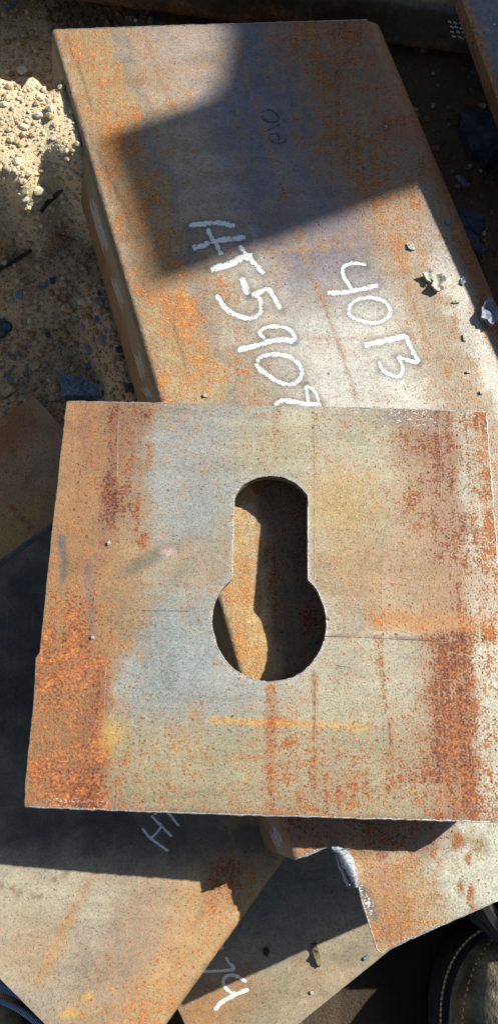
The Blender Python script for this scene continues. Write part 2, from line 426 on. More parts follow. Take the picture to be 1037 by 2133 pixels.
p.apply(band(0.10, 0.22, 0.03) * sstep(0.38, 0.5, s_ / L), (206, 198, 184), cov=0.13, hue=0.7)
p.apply(band(0.10, 0.25, 0.02) * (1 - sstep(0.38, 0.5, s_ / L)), (112, 108, 118), cov=0.2, hue=0.35)
p.apply(band(0.07, 0.13, 0.02) * (1 - sstep(0.1, 0.16, s_ / L)), (160, 140, 125), cov=0.2, hue=0.7)
p.apply(band(WR - 0.062, WR - .012, 0.02), (170, 148, 124), cov=0.32, hue=0.75)
p.apply(band(WR - 0.075, 1, 0.03) * (1 - sstep(.22, .46, s_ / L)), (112, 84, 66), cov=0.56, hue=0.42)
p.apply(band(WR - .022, WR - 0.004, 0.005) * sstep(.38, .5, s_ / L), (214, 202, 184), cov=0.12, hue=0.6, scr=.3)
p.apply(sstep(WR - 0.008, WR + 0.004, w), (128, 88, 62), cov=0.45, hue=0.4)
p.apply(sstep(-0.0015, 0.002, -w), (82, 76, 64), cov=0.2, hue=0.2)        # fold and left wall
p.apply(sstep(0.006, 0.010, -w), (140, 128, 108), cov=0.10, hue=0.4)
p.apply(sstep(0.026, 0.034, -w + wn_ * .3), (128, 96, 60), cov=0.22, hue=0.5)
for pts, wd in (([(490, 80), (545, 260), (600, 430), (655, 590), (700, 700), (742, 835)], 5), ([(775, 380), (800, 460), (830, 540), (880, 690), (940, 790)], 4), ([(300, 60), (335, 170), (370, 240)], 4)):
    p.line(pts, wd * .8, 0.7, (160, 118, 80), 0.55, cov=0.46, hue=0.6)
for pts in ([(535, 527), (620, 520), (735, 508)], [(620, 700), (700, 706), (900, 700)]):
    p.line(pts, 3, 0.7, (180, 140, 98), 0.45, cov=0.4, hue=0.7)
p.blob(520, 640, 70, 120, 15, 0.6, (196, 186, 170), .5)
p.blob(300, 160, 70, 20, -12, .6, (150, 110, 70), .6); p.blob(420, 120, 40, 14, -8, .6, (130, 118, 110), .6)
p.blob(880, 1850, 70, 120, 10, .6, (184, 154, 112), .8, cov=.3, hue=.7)
p.blob(1010, 1800, 110, 140, 0, .5, (196, 190, 168), .95, cov=.10, hue=.7)
p.blob(800, 1880, 60, 130, -18, .5, (176, 128, 86), .9, cov=.48, hue=.65)
p.blob(655, 1765, 60, 40, 0, .5, (160, 104, 78), .9, cov=.5, hue=.45)
for q in ((955, 1750, 10, 20), (975, 1790, 6, 12), (980, 1860, 6, 16), (960, 1850, 5, 10), (985, 1895, 7, 9)):
    p.blob(*q, 0, .4, (160, 100, 60), 1, cov=.75, hue=.6)
p.line([(752, 1850), (765, 1875), (778, 1910)], 12, .5, (90, 82, 80), .9, cov=.1, scr=.75)
p.line([(640, 1781), (688, 1765)], 8, .5, (170, 150, 140), .9, scr=.8)
p.line([(794, 1985), (860, 1953)], 6, .5, (190, 170, 150), .9, scr=.8)
for pts in ([(135, 70), (165, 140), (190, 220), (200, 235)], [(175, 260), (215, 340), (260, 430), (275, 455)], [(345, 640), (370, 700), (395, 800)], [(235, 380), (285, 500)]):
    p.line(pts, 2.5, .6, (100, 76, 54), .6, cov=.4, hue=.2)
p.line([(600, 960), (630, 1150), (640, 1300), (650, 1480)], 75, .25, (92, 62, 46), .95, cov=.5, hue=.15)  # rust brown, darkened to paint in the shade seen through the keyhole
p.line([(440, 960), (500, 1200), (545, 1420)], 34, .5, (206, 166, 108), .85, cov=.42, hue=.95)  # sunlit strip inside the keyhole painted in as brighter gold
p.blob(760, 1700, 230, 70, 6, .4, (98, 66, 48), .85, cov=.5, hue=.2)  # rusty brown, with shade below the plate's near edge painted in
beam = empty('steel_beam', tuple(np.r_[(A0 + A1) / 2 + bc * .1, 0.07]), 'long rusty bent steel beam with white painted writing, lying under the keyhole plate', 'steel beam')
CHALK_LINES = []
def conv(pts, k, ox, oy): return [(x / k + ox, y / k + oy) for x, y in pts]
def c8(pts): return conv(pts, 3.988, 380, 430)
def c4(pts): return conv(pts, 1.8855, 350, 400)
LET = [('letter_h', [(c8([(50, 165), (150, 148), (250, 138), (350, 145), (440, 168)]), 11), (c8([(205, 180), (250, 270), (330, 410)]), 10), (c8([(80, 355), (200, 315), (300, 285), (420, 268), (530, 260)]), 12)]),
       ('letter_t', [(c8([(470, 320), (530, 400), (600, 480), (680, 565)]), 10), (c8([(230, 530), (330, 500), (420, 470), (500, 430), (590, 415)]), 14)]),
       ('dash', [(c8([(490, 590), (515, 660), (530, 700), (545, 738)]), 13)]),
       ('digit_five', [(c8([(570, 735), (640, 715), (700, 690), (735, 715), (770, 780), (815, 860)]), 10), (c8([(570, 735), (630, 750), (650, 830), (635, 895), (560, 930), (470, 915), (380, 870), (320, 800), (275, 735)]), 10)]),
       ('digit_nine', [(c8([(690, 1105), (640, 1050), (690, 1010), (780, 998), (880, 1020), (925, 1075), (935, 1130)]), 8), (c8([(925, 1120), (820, 1108), (700, 1130), (560, 1170), (450, 1195)]), 11)]),
       ('digit_zero', [(c8([(610, 1300), (650, 1255), (720, 1235), (820, 1232), (910, 1265), (980, 1335), (985, 1410), (940, 1465), (870, 1480), (780, 1450), (690, 1390), (630, 1340), (610, 1300)]), 9)]),
       ('digit_four', [(c4([(415, 838), (440, 822), (480, 822), (540, 832), (600, 838)]), 10), (c4([(538, 760), (545, 800), (548, 845)]), 8), (c4([(540, 760), (575, 785), (600, 850)]), 7)]),
       ('digit_four', [(c4([(780, 288), (730, 280), (690, 295), (685, 325), (705, 360), (722, 385)]), 8), (c4([(622, 398), (690, 394), (760, 382), (825, 366)]), 10)]),
       ('digit_zero', [(c4([(705, 470), (725, 432), (785, 416), (845, 430), (872, 468), (852, 500), (800, 515), (750, 505), (715, 488), (705, 470)]), 8)]),
       ('digit_one', [(c4([(768, 605), (850, 585), (935, 565)]), 12)]),
       ('digit_three', [(c4([(932, 562), (945, 600), (965, 640), (982, 672)]), 10), (c4([(982, 672), (940, 662), (900, 645)]), 9), (c4([(900, 645), (920, 690), (908, 722), (880, 722), (842, 700), (825, 665)]), 8)])]
for nm, strokes in LET:
    for pts, wd in strokes:
        p.line(pts, wd * .5 + 6, 0.35, None, 0.9, cov=0.04)
        d = dist_line(px, smooth_line(pts, 20)); m = 1 - sstep(wd * .5 + 3, wd * .5 + 9, d); p.base *= (1 - 0.30 * m)[:, None]
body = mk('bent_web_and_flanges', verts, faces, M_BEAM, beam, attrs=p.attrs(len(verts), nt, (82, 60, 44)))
BV = bvh_of([body])
def ribbon(bvh, strokes, lift=0.00015, step=2.6, wj=0.12, cross=5):
    V, Fs, E = [], [], []
    for pts, wd in strokes:
        l = smooth_line(pts, step); n = len(l); base = len(V); ok = []
        for i in range(n):
            t = unit(l[min(i + 1, n - 1)] - l[max(i - 1, 0)]); q = np.array([-t[1], t[0]])
            ww = wd * (1 + wj * math.sin(i * .7 + wd) * .5 + random.uniform(-wj, wj) * .5)
            if i in (0, n - 1): ww *= .7
            for k in range(cross):
                f = (k / (cross - 1) - .5); h = shoot(bvh, *(l[i] + q * ww * f * 1.15))
                if h is None: V.append(None)
                else: V.append(h[0] + h[1] * (lift + 0.00012 * (1 - 4 * f * f)))
                E.append(max((2 * abs(f)) ** 2, .6 if i in (0, n - 1) else 0))
        for i in range(n - 1):
            for k in range(cross - 1): Fs.append((base + i * cross + k, base + i * cross + k + 1, base + (i + 1) * cross + k + 1, base + (i + 1) * cross + k))
    Fs = [f for f in Fs if all(V[i] is not None for i in f)]
    V = [v if v is not None else np.zeros(3) for v in V]
    used = sorted({i for f in Fs for i in f}); mp = {u: i for i, u in enumerate(used)}
    return [V[u] for u in used], [tuple(mp[i] for i in f) for f in Fs], [E[u] for u in used]
def mark(name, bvh, strokes, mat, parent, **kw):
    V, Fs, E = ribbon(bvh, strokes, **kw)
    if V: return mk(name, V, Fs, mat, parent, attrs={'Edge': ('FLOAT', E)}, angle=None)
for nm, strokes in LET: mark(nm, BV, [(q, w_ * 1.6) for q, w_ in strokes], M_CHALK, beam)
c2 = lambda pts: conv(pts, 1.994, 517, 0)
mark('stamped_zero', BV, [(c2([(52, 475), (70, 458), (100, 460), (124, 485), (118, 505), (95, 508), (65, 498), (52, 475)]), 4)], M_STAMP, beam)
mark('stamped_one', BV, [(c2([(72, 545), (100, 532), (135, 515)]), 4)], M_STAMP, beam)
mark('stamped_six', BV, [(c2([(158, 570), (150, 590), (115, 595), (88, 578), (92, 560), (118, 556), (130, 575), (120, 592)]), 4)], M_STAMP, beam)
def hatch(x0, y0, x1, y1, n, w, wd=1.6):
    a, b = np.array([x0, y0], float), np.array([x1, y1], float); t = unit(b - a); q = np.array([-t[1], t[0]]); r = []
    for i in range(n):
        o = q * w * (i / (n - 1) - .5); s0, s1 = random.uniform(0, .25), random.uniform(.75, 1)
        r.append(([tuple(a + (b - a) * s0 + o), tuple(a + (b - a) * (s0 + s1) / 2 + o + q * .6), tuple(a + (b - a) * s1 + o)], wd))
    return r
for hx in ((108, 150, 122, 195, 2, 6), (116, 165, 150, 290, 5, 10), (150, 240, 158, 290, 2, 4), (190, 410, 226, 535, 6, 12), (232, 570, 262, 650, 4, 8), (282, 722, 304, 800, 5, 10), (296, 800, 318, 834, 5, 10), (566, 1718, 588, 1776, 6, 16)):
    mark('paint_hatching', BV, hatch(*hx), M_CHALKGREY, beam, cross=3, step=8)
# torn, bright lip in the notch: folded strips of metal with a dark slit between
tl = [(690, 1764), (708, 1772), (722, 1792), (735, 1822), (742, 1848)]
P0 = [np.r_[zpt(q, ZB + .0015), ZB + .0015] for q in tl]; P0 = smooth_line(P0, .002)
r0 = [0.0009 + 0.0032 * math.sin(math.pi * min(1, (i + 1) / len(P0))) * random.uniform(.75, 1.1) for i in range(len(P0))]
V, Fs = tube_mesh(P0, r0, 8, rj=.25); mk('torn_lip', V, Fs, M_SILV, beam, angle=50)
P1 = smooth_line([np.r_[zpt(q, ZB - .004), ZB - .004] for q in [(700, 1778), (706, 1796), (716, 1822), (726, 1845)]], .002)
V, Fs = tube_mesh(P1, [0.0007 + .0012 * random.random() for _ in P1], 6, rj=.4); mk('torn_lip', V, Fs, M_SILV, beam, angle=50)
V, Fs = tube_mesh([np.r_[zpt(q, ZB + .004), ZB + .004] for q in [(700, 1772), (714, 1769), (727, 1768)]], .0003, 4); mk('wire_burr', V, Fs, M_SILV, beam)
def edge_burr(name, line, parent, r=0.0006, closed=False, step=.003, mat=None):
    l = resample(line, step, closed); l = l + rng.normal(0, r * .25, l.shape)
    V, Fs = tube_mesh(l, r, 5, closed=closed, rj=.3); return mk(name, V, Fs, mat or M_BURR, parent, angle=None)
edge_burr('cut_edge', [np.r_[zpt(q, ZB), ZB - .0001] for q in beam_px[7:14]], beam, .0005)
edge_burr('cut_edge', [np.r_[zpt(q, ZB), ZB - .0001] for q in beam_px[:4]], beam, .0007)
edge_burr('cut_edge', [np.r_[zpt(q, ZB), ZB - .0001] for q in [(112, 62), (400, 52), (765, 41)]], beam, .0004)

# ------------------------------------------------------------------ the keyhole plate
tilt = math.radians(3.1)
pn = np.array([0, math.sin(tilt), math.cos(tilt)])
pp0 = np.r_[zpt((560, 840), ZB), ZB + 0.0205]
def onp(q): return on_plane(q[0], q[1], pp0, pn)
po = onp((560, 1270)); pu = unit(np.cross([0, 1, 0], pn)); pv = np.cross(pn, pu)
def to_uv(q): d = onp(q) - po; return np.array([d @ pu, d @ pv])
def plate_map(V):
    P = po + V[:, :1] * pu + V[:, 1:] * pv; return P, np.tile(pn, (len(V), 1))
plate_px = [(140, 836), (300, 839), (600, 846), (850, 852), (1011, 858), (1033, 1141), (1052, 1400), (1058, 1560), (1110, 1610), (1130, 1640), (1046, 1713), (800, 1706), (500, 1697), (300, 1690), (150, 1684), (52, 1680), (55, 1620), (63, 1540), (72, 1455), (76, 1370), (84, 1360), (95, 1250), (108, 1120), (124, 980)]  # tab low on the right edge, out of view, added to shape the shadow
hole_px = [(490, 1031), (502, 1014), (520, 1001), (545, 993), (565, 991), (590, 994), (612, 1004), (630, 1018), (641, 1032), (641, 1120), (641, 1207), (656, 1222), (668, 1245), (676, 1268), (680, 1295), (678, 1322), (669, 1350), (655, 1374), (636, 1395), (612, 1410), (585, 1418), (556, 1420), (528, 1415), (500, 1403), (475, 1383), (456, 1355), (446, 1328), (441, 1300), (442, 1272), (450, 1246), (462, 1226), (477, 1211), (483, 1200), (485, 1110), (487, 1045)]
hp = [np.array(q, float) for q in hole_px]
hole_px = [tuple(q) for q in np.concatenate([smooth_line(hp[0:9], 5), [hp[9]], smooth_line(hp[10:32], 5), [hp[32], hp[33], hp[34]]])]
hole_px = [(x + random.uniform(-.5, .5), y + random.uniform(-.5, .5)) for x, y in hole_px]
verts, faces, nt, VV = sheet_mesh([to_uv(q) for q in plate_px], [[to_uv(q) for q in hole_px]], 0.0019, plate_map, 0.0075)
px = project(verts[:nt]); X, Y = px[:, 0], px[:, 1]
lx = 140 - .104 * (Y - 836); rx = 1011 + .078 * (Y - 858); U = (X - lx) / (rx - lx); Vv = (Y - 840) / 860
p = Paint(px, (156, 154, 144), 0.22, 0.5); wob = p._wob() * 0.018
Uw = U + wob
p.apply(sstep(.40, .62, Uw), (172, 162, 138), cov=.16)
p.apply(sstep(.28, .12, Uw) * 1.0, (160, 132, 98), cov=.3, hue=.5)
p.apply((1 - sstep(.15, .20, Uw)) * sstep(.35, .0, Vv), (164, 118, 82), cov=.35, hue=.35)
p.apply((1 - sstep(.085, .115, Uw)) * sstep(.6, .3, Vv), (158, 114, 76), cov=.26, hue=.5)
p.apply(np.exp(-((Uw - .125) / .028) ** 2) * sstep(.7, .35, Vv), (132, 84, 66), cov=.50, hue=.08)
p.apply(np.exp(-((Uw - .055) / .02) ** 2) * sstep(.4, .0, Vv), (146, 98, 68), cov=.38, hue=.2)
p.apply(np.exp(-((Uw - .175) / .03) ** 2) * sstep(.55, .0, Vv), (136, 104, 84), cov=.50, hue=.12, row=.4)
p.apply((1 - sstep(.125, .18, Uw)) * sstep(.15, .72, Vv + wob * 2), (162, 110, 68), cov=.68, hue=.48)
p.apply(np.exp(-((Uw - .13) / .03) ** 2) * sstep(.30, .8, Vv), (138, 80, 52), cov=.76, hue=.36)
p.apply(np.exp(-((Uw - .16) / .03) ** 2) * sstep(.30, .42, Vv) * sstep(.66, .58, Vv), (160, 112, 68), cov=.35, hue=.4)
p.apply(sstep(.14, .20, Uw) * sstep(.46, .38, Uw) * sstep(.40, .25, Vv), None, row=.6)
p.apply(sstep(.14, .30, Uw) * sstep(.56, .30, Uw) * sstep(.0, .1, Vv) * sstep(.74, .66, Vv), (150, 152, 147), cov=.18, hue=.45)
p.apply(sstep(.15, .22, Uw) * sstep(.46, .32, Uw) * sstep(.50, .58, Vv) * sstep(.84, .70, Vv), (150, 151, 146), cov=.16, hue=.5)
p.apply(sstep(.68, .86, Vv + wob * 2) * sstep(.14, .19, Uw), (160, 148, 116), cov=.36, hue=.42, row=.6)
p.apply(sstep(.60, .80, Uw) * sstep(.35, .3, Vv), (172, 163, 134), cov=.22, hue=.4, row=.6)
p.apply(sstep(.74, .82, Uw) * sstep(.70, .1, Vv), (156, 130, 104), cov=.42, hue=.25, row=.7)
p.apply(sstep(.78, .88, Uw) * sstep(.95, .4, Uw * .5), (150, 112, 88), cov=.52, hue=.22)
p.apply(sstep(.82, .89, Uw) * sstep(.50, .70, Vv), (150, 98, 66), cov=.58, hue=.36)
p.apply(sstep(.915, .945, Uw) * sstep(.99, .97, Uw), (180, 172, 152), cov=.40, hue=.35)
p.apply(sstep(.955, .985, Uw), (180, 160, 132), cov=.5, hue=.5)
p.apply(sstep(.925, .975, Uw) * sstep(.30, .7, Vv), (188, 182, 162), cov=.34, hue=.4)
p.blob(730, 1130, 110, 120, 20, .8, (172, 142, 98), .7, cov=.25, hue=.65)
p.blob(820, 1210, 150, 70, 5, .8, (170, 132, 94), .7, cov=.25, hue=.6)
p.blob(900, 1295, 120, 22, 2, .5, (186, 122, 58), .8, cov=.4, hue=.75)
p.blob(700, 1040, 80, 50, 0, .6, (184, 150, 92), .7, hue=.8); p.blob(560, 930, 100, 60, 0, .6, (176, 160, 122), .6)
p.blob(400, 1180, 150, 60, -15, .7, (156, 132, 98), .6, cov=.2, hue=.6)
p.blob(250, 1250, 55, 130, 5, .5, (156, 124, 86), .7, cov=.24, hue=.45)
p.blob(310, 1165, 70, 14, -28, .6, (104, 94, 80), .85, cov=.1)
p.blob(235, 1525, 30, 26, 0, .8, (204, 162, 72), .75, cov=.4, hue=.9); p.blob(215, 1560, 22, 18, 0, .5, (196, 150, 64), .6, hue=.9)
p.line([(440, 1499), (560, 1506), (680, 1510), (760, 1517)], 6, .9, (206, 158, 84), .8, cov=.3, hue=.95)
p.line([(450, 1500), (560, 1505), (640, 1508)], 2.2, .7, (216, 150, 60), .9, cov=.6, hue=.9)
p.line([(566, 1430), (563, 1560), (562, 1690)], 11, .5, (166, 116, 78), .7, cov=.52, hue=.4)
p.line([(655, 1400), (657, 1500), (655, 1640)], 4, .5, (150, 100, 60), .8, cov=.6, hue=.4)
p.line([(812, 1500), (815, 1570), (818, 1650)], 5, .5, (156, 106, 72), .7, cov=.6, hue=.35)
p.line([(790, 1330), (795, 1420), (808, 1480)], 9, .6, None, .8, cov=.5, hue=.4)
p.line([(690, 1325), (820, 1328), (950, 1336)], 3, .5, (120, 96, 92), .9)
for q in ([(542, 850), (545, 900), (543, 960)], [(575, 850), (573, 900), (575, 940)], [(650, 850), (655, 1000)]): p.line(q, 9, .6, None, .7, cov=.5, hue=.35)
p.line([(312, 925), (310, 965)], 8, .5, (156, 100, 74), .7, cov=.6, hue=.25); p.line([(300, 1115), (296, 1140)], 7, .5, None, .9, cov=.7)
p.line([(128, 1120), (135, 1180), (130, 1210)], 8, .6, (92, 90, 92), .8, cov=.15); p.line([(185, 1180), (190, 1330)], 9, .7, (112, 100, 100), .7, cov=.3, hue=.1)
dh = dist_line(px, np.array(hole_px + hole_px[:1], float)); do_ = dist_line(px, np.array([(x, y) for x, y in plate_px[:5]], float)); db = dist_line(px, np.array(plate_px[10:16], float))
p.apply(1 - sstep(2, 9, dh), (176, 168, 152), cov=.15, scr=.55)
p.apply(1 - sstep(3, 12, do_), None, scr=.45); p.apply(1 - sstep(3, 11, db), (120, 104, 92), scr=.5)
p.blob(160, 1668, 110, 10, 2, .6, (140, 112, 100), .9, scr=.65); p.blob(870, 875, 80, 18, 2, .6, (128, 118, 110), .8, scr=.7)
p.blob(350, 1150, 14, 10, 0, .6, (190, 160, 150), .8)
pe_ = empty('keyhole_plate', tuple(po - pn * .008), 'large rusty steel plate with a keyhole shaped opening, topmost on the pile', 'steel plate')
kp = mk('plate_body', verts, faces, M_PLATE, pe_, attrs=p.attrs(len(verts), nt, (74, 68, 52)))
kp.data.materials.append(M_CUT); nf = sum(1 for f_ in faces if len(f_) == 3)
for pl_ in kp.data.polygons:
    if len(pl_.vertices) == 4 and np.linalg.norm(np.array(pl_.center) + np.array(pe_.location) - po) < .10: pl_.material_index = 1
KV = bvh_of([kp])
edge_burr('hole_rim', [onp(q) - pn * .0002 for q in hole_px], pe_, .00042, True)
edge_burr('cut_edge', [onp(q) - pn * .0003 for q in plate_px[0:5]], pe_, .0005)
edge_burr('cut_edge', [onp(q) - pn * .0003 for q in plate_px[4:8]], pe_, .0005)
edge_burr('cut_edge', [onp(q) - pn * .0003 for q in plate_px[10:16]], pe_, .00055)
edge_burr('cut_edge', [onp(q) - pn * .0002 for q in plate_px[15:24] + plate_px[:1]], pe_, .0004, mat=M_CUT)
M_SCRIBE = chalk('scribe_line_bright', srgb(196, 190, 176), 0.3); M_SCRIBED = chalk('scribe_line_dark', srgb(84, 72, 60), 0.34)
for pts, m_ in (([(656, 852), (656, 1100), (655, 1210)], M_SCRIBE), ([(657, 1420), (657, 1500), (655, 1570)], M_SCRIBE), ([(247, 870), (245, 1000)], M_SCRIBE), ([(222, 1380), (218, 1470)], M_SCRIBE),
                ([(290, 1272), (400, 1273)], M_SCRIBED), ([(794, 1200), (797, 1310)], M_SCRIBE), ([(697, 1205), (702, 1240)], M_SCRIBE), ([(912, 880), (917, 960), (918, 1045)], M_SCRIBE),
                ([(640, 1325), (760, 1328), (955, 1338)], M_SCRIBED), ([(695, 1385), (735, 1392)], M_SCRIBED), ([(527, 905), (525, 960)], M_SCRIBE), ([(811, 1500), (813, 1560)], M_SCRIBED)):
    mark('scratch', KV, [(pts, 1.8)], m_, pe_, cross=3, step=8, lift=.00015)

# ------------------------------------------------------------------ lower plates
def flat_sheet(name, px_poly, z, thick, mat, label, cat, paint, step=.0035, fold=None, under=(70, 52, 40), foot=0.0, anchor=None, n=(0, 0, 1), part='plate_body'):
    """px_poly: outline on a plane through the anchor pixel at height z with normal n; fold=(edge, length, R) adds a bent-down flange"""
    n3 = unit(np.array(n, float)); anchor = anchor or px_poly[0]; p0 = on_z(anchor[0], anchor[1], z)
    e1 = unit(np.cross([0, 1, 0], n3)); e2 = np.cross(n3, e1)
    P2 = [(lambda d: np.array([d @ e1, d @ e2]))(on_plane(q[0], q[1], p0, n3) - p0) for q in px_poly]; c = np.mean(P2, 0)
    def up3(x, y, h=0.0): return p0 + x[:, None] * e1 + y[:, None] * e2 + (np.zeros(len(x)) + h)[:, None] * n3
    if fold:
        i, ln, R = fold; a, b = P2[i], P2[(i + 1) % len(P2)]; d = unit(b - a); o = a; m = np.array([-d[1], d[0]])
        if (c - a) @ m < 0: m = -m
        loc = [np.array([(q - o) @ d, -(q - o) @ m]) for q in P2]; k = [np.array([loc[i][0], ln]), np.array([loc[(i + 1) % len(P2)][0], ln])]
        loc = loc[:i + 1] + k + loc[i + 1:]
        def mp(V):
            w = V[:, 1]; oo, dd, al = bend(np.maximum(w, 0), R, math.radians(84)); x = np.minimum(w, 0) + oo
            q = o + V[:, :1] * d - x[:, None] * m; N = -np.sin(al)[:, None] * (m[0] * e1 + m[1] * e2) + np.cos(al)[:, None] * n3
            return up3(q[:, 0], q[:, 1], -dd), N
    else:
        loc = P2
        def mp(V): return up3(V[:, 0], V[:, 1]), np.tile(n3, (len(V), 1))
    verts, faces, nt, VV = sheet_mesh(loc, [], step, mp, thick)
    px = project(verts[:nt]); pt = paint(px, VV)
    cc_ = verts.mean(0); e = empty(name, (cc_[0], cc_[1], verts[:, 2].min()), label, cat)
    b = mk(part, verts, faces, mat, e, attrs=pt.attrs(len(verts), nt, under))
    return e, b
def paint_ll(px, VV):
    p = Paint(px, (158, 142, 122), .08, .6); w = VV[:, 1]; wb = p._wob() * .01
    p.apply(sstep(-.065, -.02, w + wb), (174, 138, 96), cov=.36, hue=.7)
    p.blob(100, 1850, 160, 60, 10, .8, (176, 164, 140), .8); p.blob(300, 1900, 60, 140, 25, .7, (150, 124, 100), .7)
    p.blob(60, 1980, 60, 60, 0, .7, (166, 140, 104), .6); p.blob(230, 2060, 60, 120, 20, .7, (140, 120, 104), .6)
    p.blob(120, 1960, 14, 90, 25, .7, (184, 130, 74), .5, cov=.2); p.blob(180, 1850, 12, 60, 30, .8, (160, 104, 66), .4)
    p.blob(150, 2110, 16, 8, -20, .5, (222, 164, 60), .9, hue=.95, cov=.4); p.blob(183, 2075, 9, 6, 0, .5, (226, 170, 60), .9, hue=.95, cov=.4); p.blob(190, 2100, 12, 6, 0, .5, (214, 150, 60), .8)
    p.blob(40, 1350, 200, 300, 0, .6, (66, 62, 60), .95, cov=.12, hue=.2); p.blob(300, 1730, 360, 60, 5, .6, (76, 70, 66), .9, cov=.1, hue=.2)  # two dark patches paint the keyhole plate's shade into the base colour
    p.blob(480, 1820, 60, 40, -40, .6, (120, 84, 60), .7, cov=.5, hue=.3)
    for q in ([(0, 1840), (50, 1862), (100, 1870)], [(140, 1818), (118, 1828), (112, 1840)], [(40, 1860), (30, 1875)], [(395, 1930), (440, 1890), (468, 1868)]): p.line(q, 2.6, .5, (84, 66, 50), .7)
    p.apply(sstep(.001, .006, w), (140, 116, 82), cov=.3, hue=.5)
    return p
ZL = 0.074
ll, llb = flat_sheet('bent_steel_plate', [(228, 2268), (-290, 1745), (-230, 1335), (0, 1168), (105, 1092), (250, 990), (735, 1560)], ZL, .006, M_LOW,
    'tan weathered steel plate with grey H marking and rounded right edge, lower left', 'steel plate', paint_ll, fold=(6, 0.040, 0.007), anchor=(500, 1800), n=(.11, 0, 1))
def paint_low(px, VV):
    p = Paint(px, (152, 138, 116), .07, .6)
    p.blob(420, 2120, 130, 60, -35, .7, (160, 112, 70), .8, cov=.35, hue=.65); p.blob(640, 2050, 140, 60, -30, .8, (160, 142, 112), .7)
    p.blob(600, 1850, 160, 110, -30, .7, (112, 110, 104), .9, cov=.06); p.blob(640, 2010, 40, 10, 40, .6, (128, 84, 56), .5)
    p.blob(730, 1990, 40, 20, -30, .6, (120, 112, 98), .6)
    return p
ZW = 0.024
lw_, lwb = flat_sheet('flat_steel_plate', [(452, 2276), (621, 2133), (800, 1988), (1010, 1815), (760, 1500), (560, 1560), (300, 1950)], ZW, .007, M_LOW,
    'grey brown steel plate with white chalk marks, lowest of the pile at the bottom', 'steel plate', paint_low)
def paint_br(px, VV):
    p = Paint(px, (196, 146, 104), .25, .5)
    p.blob(30, 900, 50, 50, 0, .7, (186, 112, 70), .9, cov=.45, hue=.45); p.blob(20, 1100, 50, 90, 40, .7, (206, 162, 92), .9, cov=.2, hue=.85)
    p.blob(90, 960, 60, 60, 0, .7, (184, 146, 112), .7); p.line([(20, 1050), (75, 1108)], 4, .6, (150, 84, 44), .8, cov=.6, hue=.5)
    return p
br, brb = flat_sheet('small_steel_plate', [(330, 1135), (-20, 1390), (-340, 1110), (71, 824), (215, 985)], .002, .012, M_LOW,
    'brown rusty steel plate with pointed corner, sticking out left under the keyhole plate', 'steel plate', paint_br, anchor=(71, 824))
def paint_edge(px, VV):
    p = Paint(px, (92, 98, 108), .10, .3); p.line([(961, 0), (1037, 216), (1110, 420)], 13, .5, (140, 84, 50), 1, cov=.5, hue=.5); return p
ep, epb = flat_sheet('thick_steel_plate', [(940, -60), (961, 0), (1037, 216), (1110, 420), (1330, 380), (1250, -100)], .1285, .014, M_TUBE,
    'blue grey thick steel plate with rusty edge, lying across the dark tube at the right', 'steel plate', paint_edge, under=(120, 74, 46))
mark('white_speck', bvh_of([epb]), [([(1020, 36), (1023, 42)], 4), ([(1028, 48), (1030, 54)], 4)], M_CHALK, ep, cross=4)
LV = bvh_of([llb])
rim = [shoot(LV, *q) for q in [(-60, 1216), (0, 1173), (50, 1137), (100, 1101), (150, 1065)]]
V, Fs = tube_mesh(smooth_line([h[0] - [0, 0, .0012] for h in rim if h], .004), .0026, 8, rj=.08); mk('rolled_rim', V, Fs, M_RIM, ll)
WV = bvh_of([lwb])
l3 = lambda pts: conv(pts, 1.994, 0, 1650); l4 = lambda pts: conv(pts, 2.074, 300, 1680)
mark('letter_h', LV, [(l3([(592, 150), (625, 190), (700, 245)]), 7), (l3([(628, 96), (665, 135), (715, 186)]), 7), (l3([(622, 198), (650, 170), (675, 138)]), 6)], M_CHALKGREY, ll)
mark('slash_mark', LV, [(l3([(690, 78), (715, 105), (745, 142)]), 7)], M_CHALKGREY, ll)
mark('short_dash', LV, [(l3([(636, 93), (655, 86)]), 5)], M_CHALKGREY, ll)
mark('scratched_line', BVHTree and bvh_of([llb]), [([(0, 1238), (14, 1250), (28, 1268)], 4)], M_CHALKTHIN, ll)
mark('letter_l', WV, [(l4([(288, 617), (345, 610)]), 7), (l4([(353, 648), (365, 672), (388, 696), (370, 706), (235, 714)]), 8)], M_CHALKGREY, lw_)
mark('digit_four', WV, [(l4([(443, 757), (400, 732), (360, 730), (343, 752), (350, 780), (375, 803), (400, 808)]), 9), (l4([(452, 788), (390, 815), (335, 845), (305, 880)]), 11)], M_CHALKGREY, lw_)
mark('faint_circle', WV, [(l4([(548, 410), (545, 440), (520, 458), (490, 452), (480, 425), (495, 395), (525, 387), (548, 410)]), 3.5)], M_CHALKTHIN, lw_)
mark('faint_line', WV, [(l4([(462, 398), (505, 355)]), 3), (l4([(468, 380), (480, 402)]), 3)], M_CHALKTHIN, lw_)

